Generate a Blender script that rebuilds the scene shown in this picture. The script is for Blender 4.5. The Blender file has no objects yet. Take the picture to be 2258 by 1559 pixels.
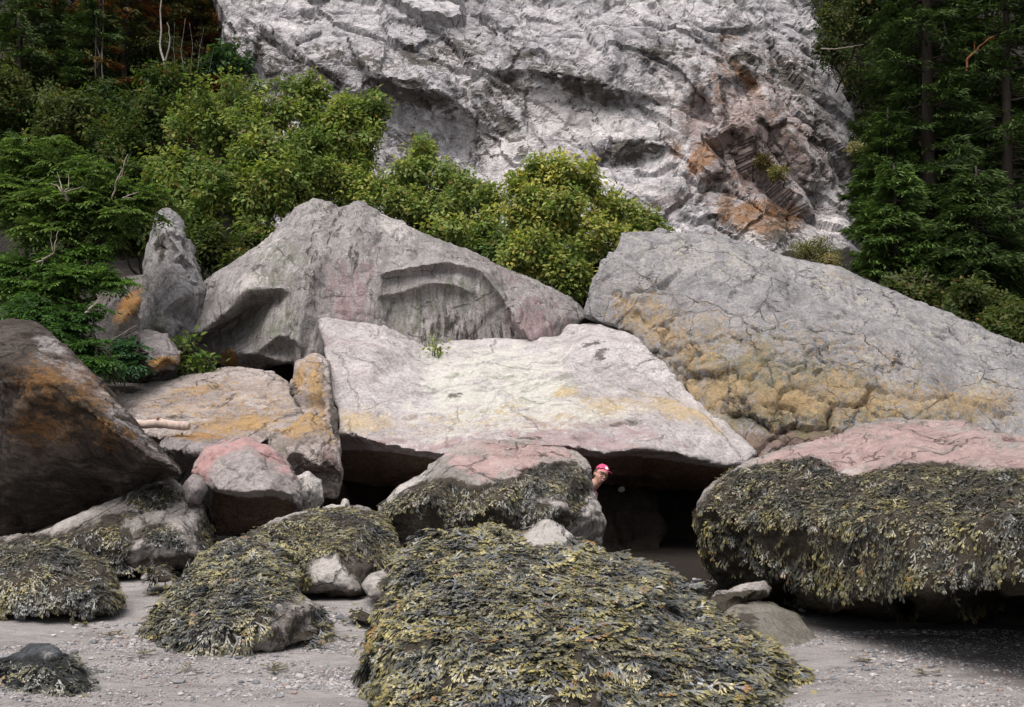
import bpy, math, random
import numpy as np
from mathutils import Vector, Matrix
from mathutils.geometry import delaunay_2d_cdt

# ---------------------------------------------------------------- camera, world, sun, exposure
S = bpy.context.scene
C = S.collection
FPX, CX, CY, HORIZ, EYE = 2641.0, 1129.0, 779.5, 985.0, 1.6
PITCH = math.atan((HORIZ - CY) / FPX)
cam_data = bpy.data.cameras.new('camera')
cam = bpy.data.objects.new('camera', cam_data); C.objects.link(cam)
cam_data.sensor_width = 36.0; cam_data.lens = FPX * 36.0 / 2258.0
cam_data.clip_start = 0.1; cam_data.clip_end = 2000.0
cam.location = (0, 0, EYE); cam.rotation_euler = (math.pi / 2 + PITCH, 0, 0)
S.camera = cam

SUN_EL, SUN_AZ = 64.0, 212.0            # azimuth clockwise from +Y (the view direction): behind the camera, to the left
W = bpy.data.worlds.new('World'); S.world = W; W.use_nodes = True
nt = W.node_tree; nt.nodes.clear()
sky = nt.nodes.new('ShaderNodeTexSky'); sky.sky_type = 'NISHITA'; sky.sun_disc = False
sky.sun_elevation = math.radians(SUN_EL); sky.sun_rotation = math.radians(SUN_AZ)
sky.dust_density = 6.0; sky.ozone_density = 1.0; sky.air_density = 1.0
hsv = nt.nodes.new('ShaderNodeHueSaturation'); hsv.inputs['Saturation'].default_value = 0.45
bg = nt.nodes.new('ShaderNodeBackground'); bg.inputs['Strength'].default_value = 0.085
out = nt.nodes.new('ShaderNodeOutputWorld')
nt.links.new(sky.outputs[0], hsv.inputs['Color']); nt.links.new(hsv.outputs[0], bg.inputs[0]); nt.links.new(bg.outputs[0], out.inputs[0])
sd = bpy.data.lights.new('sun', 'SUN'); sd.energy = 2.2; sd.angle = math.radians(46); sd.color = (1.0, 0.93, 0.885)
sun = bpy.data.objects.new('sun', sd); C.objects.link(sun)
_a, _e = math.radians(SUN_AZ), math.radians(SUN_EL)
sdir = Vector((math.sin(_a) * math.cos(_e), math.cos(_a) * math.cos(_e), math.sin(_e)))
sun.rotation_euler = sdir.to_track_quat('Z', 'Y').to_euler()
S.view_settings.view_transform = 'Standard'; S.view_settings.look = 'None'
S.view_settings.exposure = 0.72; S.view_settings.gamma = 1.0
S.render.engine = 'CYCLES'
S.cycles.max_bounces = 5; S.cycles.diffuse_bounces = 3; S.cycles.glossy_bounces = 2
S.cycles.transmission_bounces = 3; S.cycles.transparent_max_bounces = 6
S.cycles.use_adaptive_sampling = True

# ---------------------------------------------------------------- geometry helpers
cosP, sinP = math.cos(PITCH), math.sin(PITCH)

def P(px, py, d):
    """a point seen at pixel (px, py) of the photograph, d metres in front of the camera along the ground"""
    u = (np.asarray(px, float) - CX) / FPX; v = (CY - np.asarray(py, float)) / FPX
    y = cosP - v * sinP; z = sinP + v * cosP
    k = np.asarray(d, float) / y
    return np.stack([u * k, y * k, EYE + z * k], -1)

def project(V):
    x, y, z = V[:, 0], V[:, 1], V[:, 2] - EYE
    dep = y * cosP + z * sinP; up = -y * sinP + z * cosP
    dep = np.maximum(dep, 0.05)
    return CX + FPX * x / dep, CY - FPX * up / dep

def ground_z(x, y):
    x = np.asarray(x, float); y = np.asarray(y, float)
    z = 0.06 * np.clip(y - 8.0, -6, 4.6)
    z = z + 0.03 * np.sin(x * 0.9 + y * 0.7) + 0.02 * np.sin(x * 2.1 - y * 1.3)
    return z

def sstep(a, b, x):
    t = np.clip((x - a) / (b - a), 0, 1)
    return t * t * (3 - 2 * t)

def _h(ix, iy, iz, seed):
    h = (ix.astype(np.int64) * 374761393 + iy.astype(np.int64) * 668265263 + iz.astype(np.int64) * 2147483647 + seed * 1274126177) & 0xffffffff
    h = ((h ^ (h >> 13)) * 1274126177) & 0xffffffff
    h = ((h ^ (h >> 16)) * 2246822519) & 0xffffffff
    return (h ^ (h >> 15)) & 0xffffffff

def noise3(p, seed=0):
    i = np.floor(p).astype(np.int64); f = p - i
    w = f * f * f * (f * (f * 6 - 15) + 10)
    r = 0
    for dx in (0, 1):
        for dy in (0, 1):
            for dz in (0, 1):
                h = _h(i[:, 0] + dx, i[:, 1] + dy, i[:, 2] + dz, seed)
                gx = ((h & 1023) / 511.5) - 1; gy = (((h >> 10) & 1023) / 511.5) - 1; gz = (((h >> 20) & 1023) / 511.5) - 1
                g = gx * (f[:, 0] - dx) + gy * (f[:, 1] - dy) + gz * (f[:, 2] - dz)
                wx = w[:, 0] if dx else 1 - w[:, 0]; wy = w[:, 1] if dy else 1 - w[:, 1]; wz = w[:, 2] if dz else 1 - w[:, 2]
                r = r + g * wx * wy * wz
    return r * 1.3

def fbm(p, octs=5, seed=0, gain=0.5, ridged=False):
    a, s, r = 1.0, 1.0, 0
    for o in range(octs):
        n = noise3(p * s + 17.3 * o, seed + o)
        if ridged: n = 0.5 - np.abs(n) * 1.6
        r = r + a * n; a *= gain; s *= 2.03
    return r

def cells(p, seed=0):
    """voronoi: (random facet offset of the nearest cell at p, distance to the edge, random per cell)"""
    i = np.floor(p).astype(np.int64)
    n = len(p); f1 = np.full(n, 9.0); f2 = np.full(n, 9.0)
    off = np.zeros(n); rnd = np.zeros(n)
    for dx in (-1, 0, 1):
        for dy in (-1, 0, 1):
            for dz in (-1, 0, 1):
                cx, cy, cz = i[:, 0] + dx, i[:, 1] + dy, i[:, 2] + dz
                h = _h(cx, cy, cz, seed); h2 = _h(cx, cy, cz, seed + 77)
                q = np.stack([cx + (h & 1023) / 1023.0, cy + ((h >> 10) & 1023) / 1023.0, cz + ((h >> 20) & 1023) / 1023.0], -1)
                dv = p - q; d = np.sqrt((dv * dv).sum(1))
                g = np.stack([(h2 & 1023) / 511.5 - 1, ((h2 >> 10) & 1023) / 511.5 - 1, ((h2 >> 20) & 1023) / 511.5 - 1], -1)
                o = (g * dv).sum(1) + 0.5 * ((h2 >> 5) & 511) / 255.5 - 0.5
                near = d < f1
                f2 = np.where(near, f1, np.minimum(f2, d)); f1 = np.where(near, d, f1)
                off = np.where(near, o, off); rnd = np.where(near, ((h2 >> 3) & 1023) / 1023.0, rnd)
    return off, f2 - f1, rnd

def build_mesh(name, V, F, mats=(), cols=None, smooth=True, cname='col'):
    """V (n,3); F (m,k) with k = 3 or 4, or a list of such arrays"""
    if not isinstance(F, (list, tuple)): F = [F]
    F = [np.asarray(f, np.int32) for f in F if len(f)]
    me = bpy.data.meshes.new(name)
    me.vertices.add(len(V)); me.vertices.foreach_set('co', np.ascontiguousarray(V, np.float32).ravel())
    loops = np.concatenate([f.ravel() for f in F]); sizes = np.concatenate([np.full(len(f), f.shape[1], np.int32) for f in F])
    me.loops.add(len(loops)); me.loops.foreach_set('vertex_index', loops)
    me.polygons.add(len(sizes)); st = np.zeros(len(sizes), np.int32); st[1:] = np.cumsum(sizes)[:-1]
    me.polygons.foreach_set('loop_start', st)
    me.update(calc_edges=True)
    me.polygons.foreach_set('use_smooth', np.full(len(sizes), smooth))
    for m in mats: me.materials.append(m)
    if cols is not None: set_col(me, cname, cols)
    me.validate()
    return me

def set_col(me, name, cols):
    a = me.color_attributes.new(name, 'FLOAT_COLOR', 'POINT')
    c = np.ones((len(cols), 4), np.float32); c[:, :cols.shape[1]] = cols
    a.data.foreach_set('color', c.ravel())

def link(name, data, parent=None, loc=(0, 0, 0)):
    o = bpy.data.objects.new(name, data); C.objects.link(o); o.location = loc
    if parent is not None: o.parent = parent
    return o

def tag(o, label=None, cat=None, group=None, kind=None):
    if label: o['label'] = label
    if cat: o['category'] = cat
    if group: o['group'] = group
    if kind: o['kind'] = kind
    return o

def tube(pts, rad, sides=8):
    """tapered tube along pts: vertices and quads"""
    pts = np.asarray(pts, float); n = len(pts); rad = np.broadcast_to(rad, (n,))
    T = np.gradient(pts, axis=0); T /= np.linalg.norm(T, axis=1)[:, None] + 1e-9
    ref = np.array([0.31, 0.2, 0.93]) if abs(T[0, 2]) < 0.9 else np.array([0.9, 0.3, 0.1])
    A = np.cross(T, ref); A /= np.linalg.norm(A, axis=1)[:, None] + 1e-9; B = np.cross(T, A)
    an = np.linspace(0, 2 * np.pi, sides, endpoint=False)
    V = (pts[:, None] + rad[:, None, None] * (np.cos(an)[None, :, None] * A[:, None] + np.sin(an)[None, :, None] * B[:, None])).reshape(-1, 3)
    F = []
    for i in range(n - 1):
        for k in range(sides):
            F.append((i * sides + k, i * sides + (k + 1) % sides, (i + 1) * sides + (k + 1) % sides, (i + 1) * sides + k))
    cap0 = len(V); V = np.vstack([V, pts[0], pts[-1]])
    for k in range(sides):
        F.append((cap0, (k + 1) % sides, k, k)); F.append((cap0 + 1, (n - 1) * sides + k, (n - 1) * sides + (k + 1) % sides, (n - 1) * sides + (k + 1) % sides))
    F = np.array(F)
    return V, F

def split_degenerate(F):
    tri = F[:, 2] == F[:, 3]
    return [F[~tri], F[tri][:, :3]]

class Soup:
    """collects pieces of one mesh"""
    def __init__(s): s.V, s.F, s.c, s.n = [], [], [], 0
    def add(s, V, F, col=None):
        s.V.append(V); s.F.append(np.asarray(F) + s.n); s.n += len(V)
        if col is not None: s.c.append(np.broadcast_to(np.asarray(col, float), (len(V), 3)))
    def mesh(s, name, mats, smooth=True):
        V = np.vstack(s.V); parts = []
        for f in s.F:
            parts += split_degenerate(f) if f.shape[1] == 4 else [f]
        q = [f for f in parts if f.shape[1] == 4 and len(f)]; t = [f for f in parts if f.shape[1] == 3 and len(f)]
        F = ([np.vstack(q)] if q else []) + ([np.vstack(t)] if t else [])
        return build_mesh(name, V, F, mats, np.vstack(s.c) if s.c else None, smooth)

def scatter(proto_V, proto_F, pos, X, Y, Z):
    """copies of a small shape: pos (n,3), axes already scaled"""
    n, k = len(pos), len(proto_V)
    V = pos[:, None] + proto_V[None, :, 0:1] * X[:, None] + proto_V[None, :, 1:2] * Y[:, None] + proto_V[None, :, 2:3] * Z[:, None]
    F = proto_F[None] + (np.arange(n) * k)[:, None, None]
    return V.reshape(-1, 3), F.reshape(-1, proto_F.shape[1])

def unit(v): return v / (np.linalg.norm(v, axis=-1, keepdims=True) + 1e-9)

# ---------------------------------------------------------------- materials
def nodes(m):
    m.use_nodes = True; t = m.node_tree; t.nodes.clear()
    o = t.nodes.new('ShaderNodeOutputMaterial'); b = t.nodes.new('ShaderNodeBsdfPrincipled')
    t.links.new(b.outputs[0], o.inputs[0])
    return t, b

class NT:
    def __init__(s, t): s.t = t
    def new(s, ty, **kw):
        n = s.t.nodes.new(ty)
        for k, v in kw.items():
            if k in n.inputs: 
                if hasattr(v, 'is_output'): s.t.links.new(v, n.inputs[k])
                else: n.inputs[k].default_value = v
            else: setattr(n, k, v)
        return n
    def lk(s, a, b): s.t.links.new(a, b)
    def math(s, op, a, b=0.0, clamp=False):
        n = s.t.nodes.new('ShaderNodeMath'); n.operation = op; n.use_clamp = clamp
        for i, v in enumerate((a, b)):
            if hasattr(v, 'is_output'): s.lk(v, n.inputs[i])
            else: n.inputs[i].default_value = v
        return n.outputs[0]
    def mix(s, f, a, b, mode='MIX'):
        n = s.t.nodes.new('ShaderNodeMix'); n.data_type = 'RGBA'; n.blend_type = mode
        for i, v in ((0, f), (6, a), (7, b)):
            if hasattr(v, 'is_output'): s.lk(v, n.inputs[i])
            else: n.inputs[i].default_value = v if i == 0 else (*v, 1) if len(v) == 3 else v
        return n.outputs[2]
    def rng(s, v, a, b, c=0.0, d=1.0, smooth=True):
        n = s.t.nodes.new('ShaderNodeMapRange'); n.interpolation_type = 'SMOOTHSTEP' if smooth else 'LINEAR'
        s.lk(v, n.inputs[0])
        for i, x in enumerate((a, b, c, d)): n.inputs[i + 1].default_value = x
        return n.outputs[0]
    def noise(s, vec, scale, detail=6, rough=0.6, dist=0.0):
        n = s.new('ShaderNodeTexNoise', Scale=scale, Detail=detail, Roughness=rough, Distortion=dist)
        s.lk(vec, n.inputs['Vector']); return n.outputs[0]
    def ramp(s, f, stops):
        n = s.t.nodes.new('ShaderNodeValToRGB'); s.lk(f, n.inputs[0]); e = n.color_ramp.elements
        while len(e) < len(stops): e.new(0.5)
        for x, (p, c) in zip(e, stops): x.position = p; x.color = (*c, 1)
        return n.outputs[0]

def rock_mat(name, dark, mid, light, seed=0, streak=(1, 1, 1), crack=1.0, cscale=1.1, bump=1.0, rough=0.9, speck=1.0, mott=0.45, ofac=0.85, mscale=2.6, joint=None,
             orange=(0.55, 0.27, 0.06), orange2=(0.42, 0.25, 0.09), pale=(0.62, 0.58, 0.56), pink=(0.44, 0.29, 0.28), green=(0.20, 0.22, 0.15),
             stain_and_shade=(0.045, 0.04, 0.035), brown=(0.10, 0.065, 0.04)):
    m = bpy.data.materials.new(name); t, b = nodes(m); n = NT(t)
    tc = n.new('ShaderNodeTexCoord'); mp = n.new('ShaderNodeMapping'); n.lk(tc.outputs['Object'], mp.inputs[0])
    mp.inputs['Location'].default_value = (seed * 3.7, seed * 1.9, seed * 5.3)
    p = mp.outputs[0]
    st = n.new('ShaderNodeMapping'); n.lk(p, st.inputs[0]); st.inputs['Scale'].default_value = streak
    big = n.noise(st.outputs[0], 0.9, 10, 0.62, 0.6)
    med = n.noise(st.outputs[0], 4.0, 9, 0.68, 0.5)
    fine = n.noise(p, 26.0, 6, 0.7, 0.2)
    spk = n.noise(p, 75.0, 3, 0.6)
    f = n.math('ADD', n.math('MULTIPLY', big, 0.5), n.math('MULTIPLY', med, 0.5))
    col = n.ramp(f, [(0.30, dark), (0.47, mid), (0.60, light), (0.75, tuple(min(1, 1.15 * c) for c in light))])
    # lichen mottling: dark crusts and pale rosettes of many sizes, then the fine grain of the stone
    lz = n.noise(st.outputs[0], mscale, 12, 0.74, 0.7); lz2 = n.noise(st.outputs[0], 7.5, 10, 0.72, 0.4)
    col = n.mix(n.math('MULTIPLY', n.rng(lz, 0.54, 0.66), mott), col, tuple(0.8 * c for c in dark))
    col = n.mix(n.math('MULTIPLY', n.rng(lz2, 0.55, 0.68), 0.7 * mott), col, tuple(min(0.75, 1.22 * c) for c in light))
    col = n.mix(n.math('MULTIPLY', n.rng(lz2, 0.47, 0.36), 0.8 * mott), col, tuple(0.9 * c for c in dark))
    col = n.mix(1.0, col, n.ramp(fine, [(0.30, (0.55, 0.55, 0.56)), (0.5, (0.95, 0.95, 0.95)), (0.70, (1.22, 1.2, 1.18))]), 'MULTIPLY')
    warp = n.new('ShaderNodeVectorMath', operation='ADD'); n.lk(p, warp.inputs[0])
    wn = n.new('ShaderNodeTexNoise', Scale=1.7, Detail=6.0, Roughness=0.65); n.lk(p, wn.inputs['Vector'])
    sc = n.new('ShaderNodeVectorMath', operation='SCALE'); n.lk(wn.outputs['Color'], sc.inputs[0]); sc.inputs['Scale'].default_value = 0.42
    n.lk(sc.outputs[0], warp.inputs[1])
    def crackline(scale, w):
        v = n.new('ShaderNodeTexVoronoi', feature='DISTANCE_TO_EDGE', Scale=scale); n.lk(warp.outputs[0], v.inputs['Vector'])
        return n.rng(v.outputs['Distance'], 0.0, w, 1.0, 0.0)
    gate = n.rng(n.noise(p, 1.3, 3, 0.6), 0.40, 0.56)
    gate2 = n.rng(n.noise(p, 2.1, 3, 0.6, 0.3), 0.44, 0.60)
    ck = n.math('MAXIMUM', n.math('MULTIPLY', crackline(cscale, 0.012), gate), n.math('MULTIPLY', crackline(cscale * 2.3, 0.016), n.math('MULTIPLY', gate2, 0.7)))
    ck = n.math('MULTIPLY', ck, crack, True)
    if joint:                                  # long joints and dark lichen seams crossing the face in two directions
        for rot, sc_, k, w in joint:
            mpj = n.new('ShaderNodeMapping'); n.lk(warp.outputs[0], mpj.inputs[0]); mpj.inputs['Rotation'].default_value = (0, math.radians(rot), 0); mpj.inputs['Scale'].default_value = (1.0, 0.8, 0.32)
            v = n.new('ShaderNodeTexVoronoi', feature='DISTANCE_TO_EDGE', Scale=sc_); n.lk(mpj.outputs[0], v.inputs['Vector'])
            g_ = n.rng(n.noise(mpj.outputs[0], sc_ * 0.9, 6, 0.65, 0.4), 0.42, 0.62)
            ck = n.math('MAXIMUM', ck, n.math('MULTIPLY', n.rng(v.outputs['Distance'], 0.0, w, 1.0, 0.0), n.math('MULTIPLY', g_, 0.9)), True)
            sm_ = n.math('MULTIPLY', n.rng(n.noise(mpj.outputs[0], sc_ * 2.2, 12, 0.78, 0.8), 0.53, 0.64), k)
            col = n.mix(sm_, col, tuple(0.85 * c for c in dark))
    A = n.new('ShaderNodeAttribute', attribute_name='mask_a'); B = n.new('ShaderNodeAttribute', attribute_name='mask_b')
    sa = n.new('ShaderNodeSeparateColor'); n.lk(A.outputs['Color'], sa.inputs[0])
    sb = n.new('ShaderNodeSeparateColor'); n.lk(B.outputs['Color'], sb.inputs[0])
    def zone(ch, nz, k, lo=0.42, hi=0.58):
        return n.rng(n.math('ADD', ch, n.math('MULTIPLY', n.math('SUBTRACT', nz, 0.5), k)), lo, hi)
    def gated(ch, f): return n.math('MULTIPLY', f, n.rng(ch, 0.02, 0.12))
    sv = st.outputs[0]; g1 = n.noise(sv, 3.2, 11, 0.74, 0.5); g2 = n.noise(p, 7.0, 9, 0.72, 0.3); g3 = n.noise(sv, 2.6, 12, 0.75, 0.8)
    ora = n.math('MULTIPLY', sa.outputs[0], 0.97)
    fp = gated(sa.outputs[2], zone(n.math('MULTIPLY', sa.outputs[2], 0.8), g1, 3.4, 0.35, 0.8)); col = n.mix(n.math('MULTIPLY', fp, 0.85), col, n.mix(1.0, pale, n.ramp(fine, [(0.3, (0.75, 0.75, 0.76)), (0.7, (1.1, 1.1, 1.08))]), 'MULTIPLY'))
    fk = gated(sb.outputs[0], zone(n.math('MULTIPLY', sb.outputs[0], 0.8), g3, 3.4, 0.30, 0.85)); col = n.mix(n.math('MULTIPLY', fk, 0.78), col, n.mix(1.0, pink, n.ramp(med, [(0.3, (0.7, 0.65, 0.65)), (0.65, (1.2, 1.2, 1.2))]), 'MULTIPLY'))
    fg = gated(sb.outputs[2], zone(n.math('MULTIPLY', sb.outputs[2], 0.8), g3, 3.6, 0.3, 0.9)); col = n.mix(n.math('MULTIPLY', fg, 0.75), col, n.mix(1.0, green, n.ramp(fine, [(0.3, (0.6, 0.6, 0.6)), (0.7, (1.3, 1.3, 1.2))]), 'MULTIPLY'))
    fo = gated(sa.outputs[0], zone(ora, n.noise(sv, 10.0, 12, 0.8, 0.3), 3.6, 0.50, 0.60))
    fo = n.math('MULTIPLY', fo, n.rng(g3, 0.34, 0.56, 0.25, 1.0))
    oc = n.mix(n.rng(g1, 0.35, 0.65), orange2, orange)
    fs = gated(sa.outputs[0], zone(ora, n.noise(sv, 4.0, 12, 0.78, 0.6), 4.0, 0.35, 0.95)); col = n.mix(n.math('MULTIPLY', fs, 0.55 * ofac), col, n.mix(1.0, orange2, n.ramp(lz, [(0.3, (0.6, 0.6, 0.62)), (0.7, (1.25, 1.22, 1.2))]), 'MULTIPLY'))
    col = n.mix(n.math('MULTIPLY', fo, ofac), col, n.mix(1.0, oc, n.ramp(fine, [(0.3, (0.6, 0.6, 0.6)), (0.7, (1.2, 1.2, 1.2))]), 'MULTIPLY'))
    col = n.mix(n.math('MULTIPLY', n.rng(spk, 0.60, 0.70), 0.45 * speck), col, (0.10, 0.09, 0.085))
    fd = gated(sa.outputs[1], zone(n.math('MULTIPLY', sa.outputs[1], 0.9), g1, 3.6, 0.40, 0.62)); col = n.mix(n.math('MULTIPLY', fd, 0.88), col, n.mix(1.0, stain_and_shade, n.ramp(fine, [(0.3, (0.5, 0.5, 0.5)), (0.7, (1.9, 1.8, 1.6))]), 'MULTIPLY'))
    fw = gated(sb.outputs[1], zone(sb.outputs[1], g2, 1.5, 0.35, 0.65)); col = n.mix(n.math('MULTIPLY', fw, 0.92), col, n.mix(1.0, brown, n.ramp(fine, [(0.3, (0.4, 0.4, 0.4)), (0.7, (1.9, 1.8, 1.7))]), 'MULTIPLY'))
    col = n.mix(n.math('MULTIPLY', ck, n.rng(g2, 0.36, 0.6, 0.25, 0.75)), col, (0.03, 0.026, 0.022))
    n.lk(col, b.inputs['Base Color'])
    b.inputs['Roughness'].default_value = rough; b.inputs['Specular IOR Level'].default_value = 0.3
    h = n.math('ADD', n.math('MULTIPLY', n.noise(p, 9.0, 10, 0.72, 0.3), 0.10), n.math('MULTIPLY', med, 0.08))
    h = n.math('ADD', h, n.math('MULTIPLY', fine, 0.012))
    h = n.math('SUBTRACT', h, n.math('MULTIPLY', ck, 0.05))
    h = n.math('ADD', h, n.math('MULTIPLY', fo, 0.004))
    bp = n.new('ShaderNodeBump', Strength=0.9, Distance=bump); n.lk(h, bp.inputs['Height']); n.lk(bp.outputs[0], b.inputs['Normal'])
    return m

def leaf_mat(name, transl=0.35, rough=0.5, spec=0.3):
    m = bpy.data.materials.new(name); t, b = nodes(m); n = NT(t)
    a = n.new('ShaderNodeAttribute', attribute_name='col')
    n.lk(a.outputs['Color'], b.inputs['Base Color']); b.inputs['Roughness'].default_value = rough; b.inputs['Specular IOR Level'].default_value = spec
    if transl:
        tr = n.new('ShaderNodeBsdfTranslucent'); n.lk(n.mix(1.0, a.outputs['Color'], (1.1, 1.25, 0.6), 'MULTIPLY'), tr.inputs['Color'])
        mx = n.new('ShaderNodeMixShader'); mx.inputs[0].default_value = transl
        n.lk(b.outputs[0], mx.inputs[1]); n.lk(tr.outputs[0], mx.inputs[2])
        o = [x for x in t.nodes if x.type == 'OUTPUT_MATERIAL'][0]; n.lk(mx.outputs[0], o.inputs[0])
    return m

def plain_mat(name, col, rough=0.7, var=0.25, scale=30.0, bump=0.01):
    m = bpy.data.materials.new(name); t, b = nodes(m); n = NT(t)
    tc = n.new('ShaderNodeTexCoord'); z = n.noise(tc.outputs['Object'], scale, 6, 0.65, 0.3)
    n.lk(n.mix(1.0, col, n.ramp(z, [(0.3, (1 - var,) * 3), (0.7, (1 + var,) * 3)]), 'MULTIPLY'), b.inputs['Base Color'])
    b.inputs['Roughness'].default_value = rough
    bp = n.new('ShaderNodeBump', Strength=0.7, Distance=bump); n.lk(z, bp.inputs['Height']); n.lk(bp.outputs[0], b.inputs['Normal'])
    return m

def bark_mat(name, c1, c2):
    m = bpy.data.materials.new(name); t, b = nodes(m); n = NT(t)
    tc = n.new('ShaderNodeTexCoord'); mp = n.new('ShaderNodeMapping'); n.lk(tc.outputs['Object'], mp.inputs[0]); mp.inputs['Scale'].default_value = (12, 12, 2.5)
    z = n.noise(mp.outputs[0], 1.5, 8, 0.7, 0.5)
    n.lk(n.ramp(z, [(0.35, c1), (0.65, c2)]), b.inputs['Base Color']); b.inputs['Roughness'].default_value = 0.9
    bp = n.new('ShaderNodeBump', Strength=0.8, Distance=0.02); n.lk(z, bp.inputs['Height']); n.lk(bp.outputs[0], b.inputs['Normal'])
    return m
# ---------------------------------------------------------------- boulders
def poly_sd(px, py, poly):
    """signed distance in pixels, positive inside"""
    poly = np.asarray(poly, float); n = len(poly); d = np.full(len(px), 1e9); ins = np.zeros(len(px), bool)
    for i in range(n):
        a, b = poly[i], poly[(i + 1) % n]; e = b - a
        wx, wy = px - a[0], py - a[1]
        tt = np.clip((wx * e[0] + wy * e[1]) / (e @ e + 1e-9), 0, 1)
        d = np.minimum(d, np.hypot(wx - e[0] * tt, wy - e[1] * tt))
        c = ((a[1] > py) != (b[1] > py)) & (px < (b[0] - a[0]) * (py - a[1]) / (b[1] - a[1] + 1e-12) + a[0]); ins ^= c
    return np.where(ins, d, -d)

CH = {'o': (0, 0), 'd': (0, 1), 'w': (0, 2), 'p': (1, 0), 's': (1, 1), 'g': (1, 2)}   # orange lichen, dark (stains and painted shade), white, pink, seaweed, green

def paint(V, marks):
    px, py = project(V); M = [np.zeros((len(V), 3)), np.zeros((len(V), 3))]
    for mk in marks:
        k, i = CH[mk[0]]
        if isinstance(mk[1], list):
            sd_ = poly_sd(px, py, mk[1]); soft = mk[2]; v = np.clip(0.5 + sd_ / soft, 0, 1) * mk[3]
        else:
            _, x, y, rx, ry, rot, s = mk; c, sn = math.cos(math.radians(rot)), math.sin(math.radians(rot))
            u = ((px - x) * c + (py - y) * sn) / rx; w = (-(px - x) * sn + (py - y) * c) / ry
            v = np.clip(1.35 - np.sqrt(u * u + w * w), 0, 1) * s
        M[k][:, i] = np.maximum(M[k][:, i], v) if mk[-1] >= 0 else np.clip(M[k][:, i] + v, 0, 1)
    return M

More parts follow.
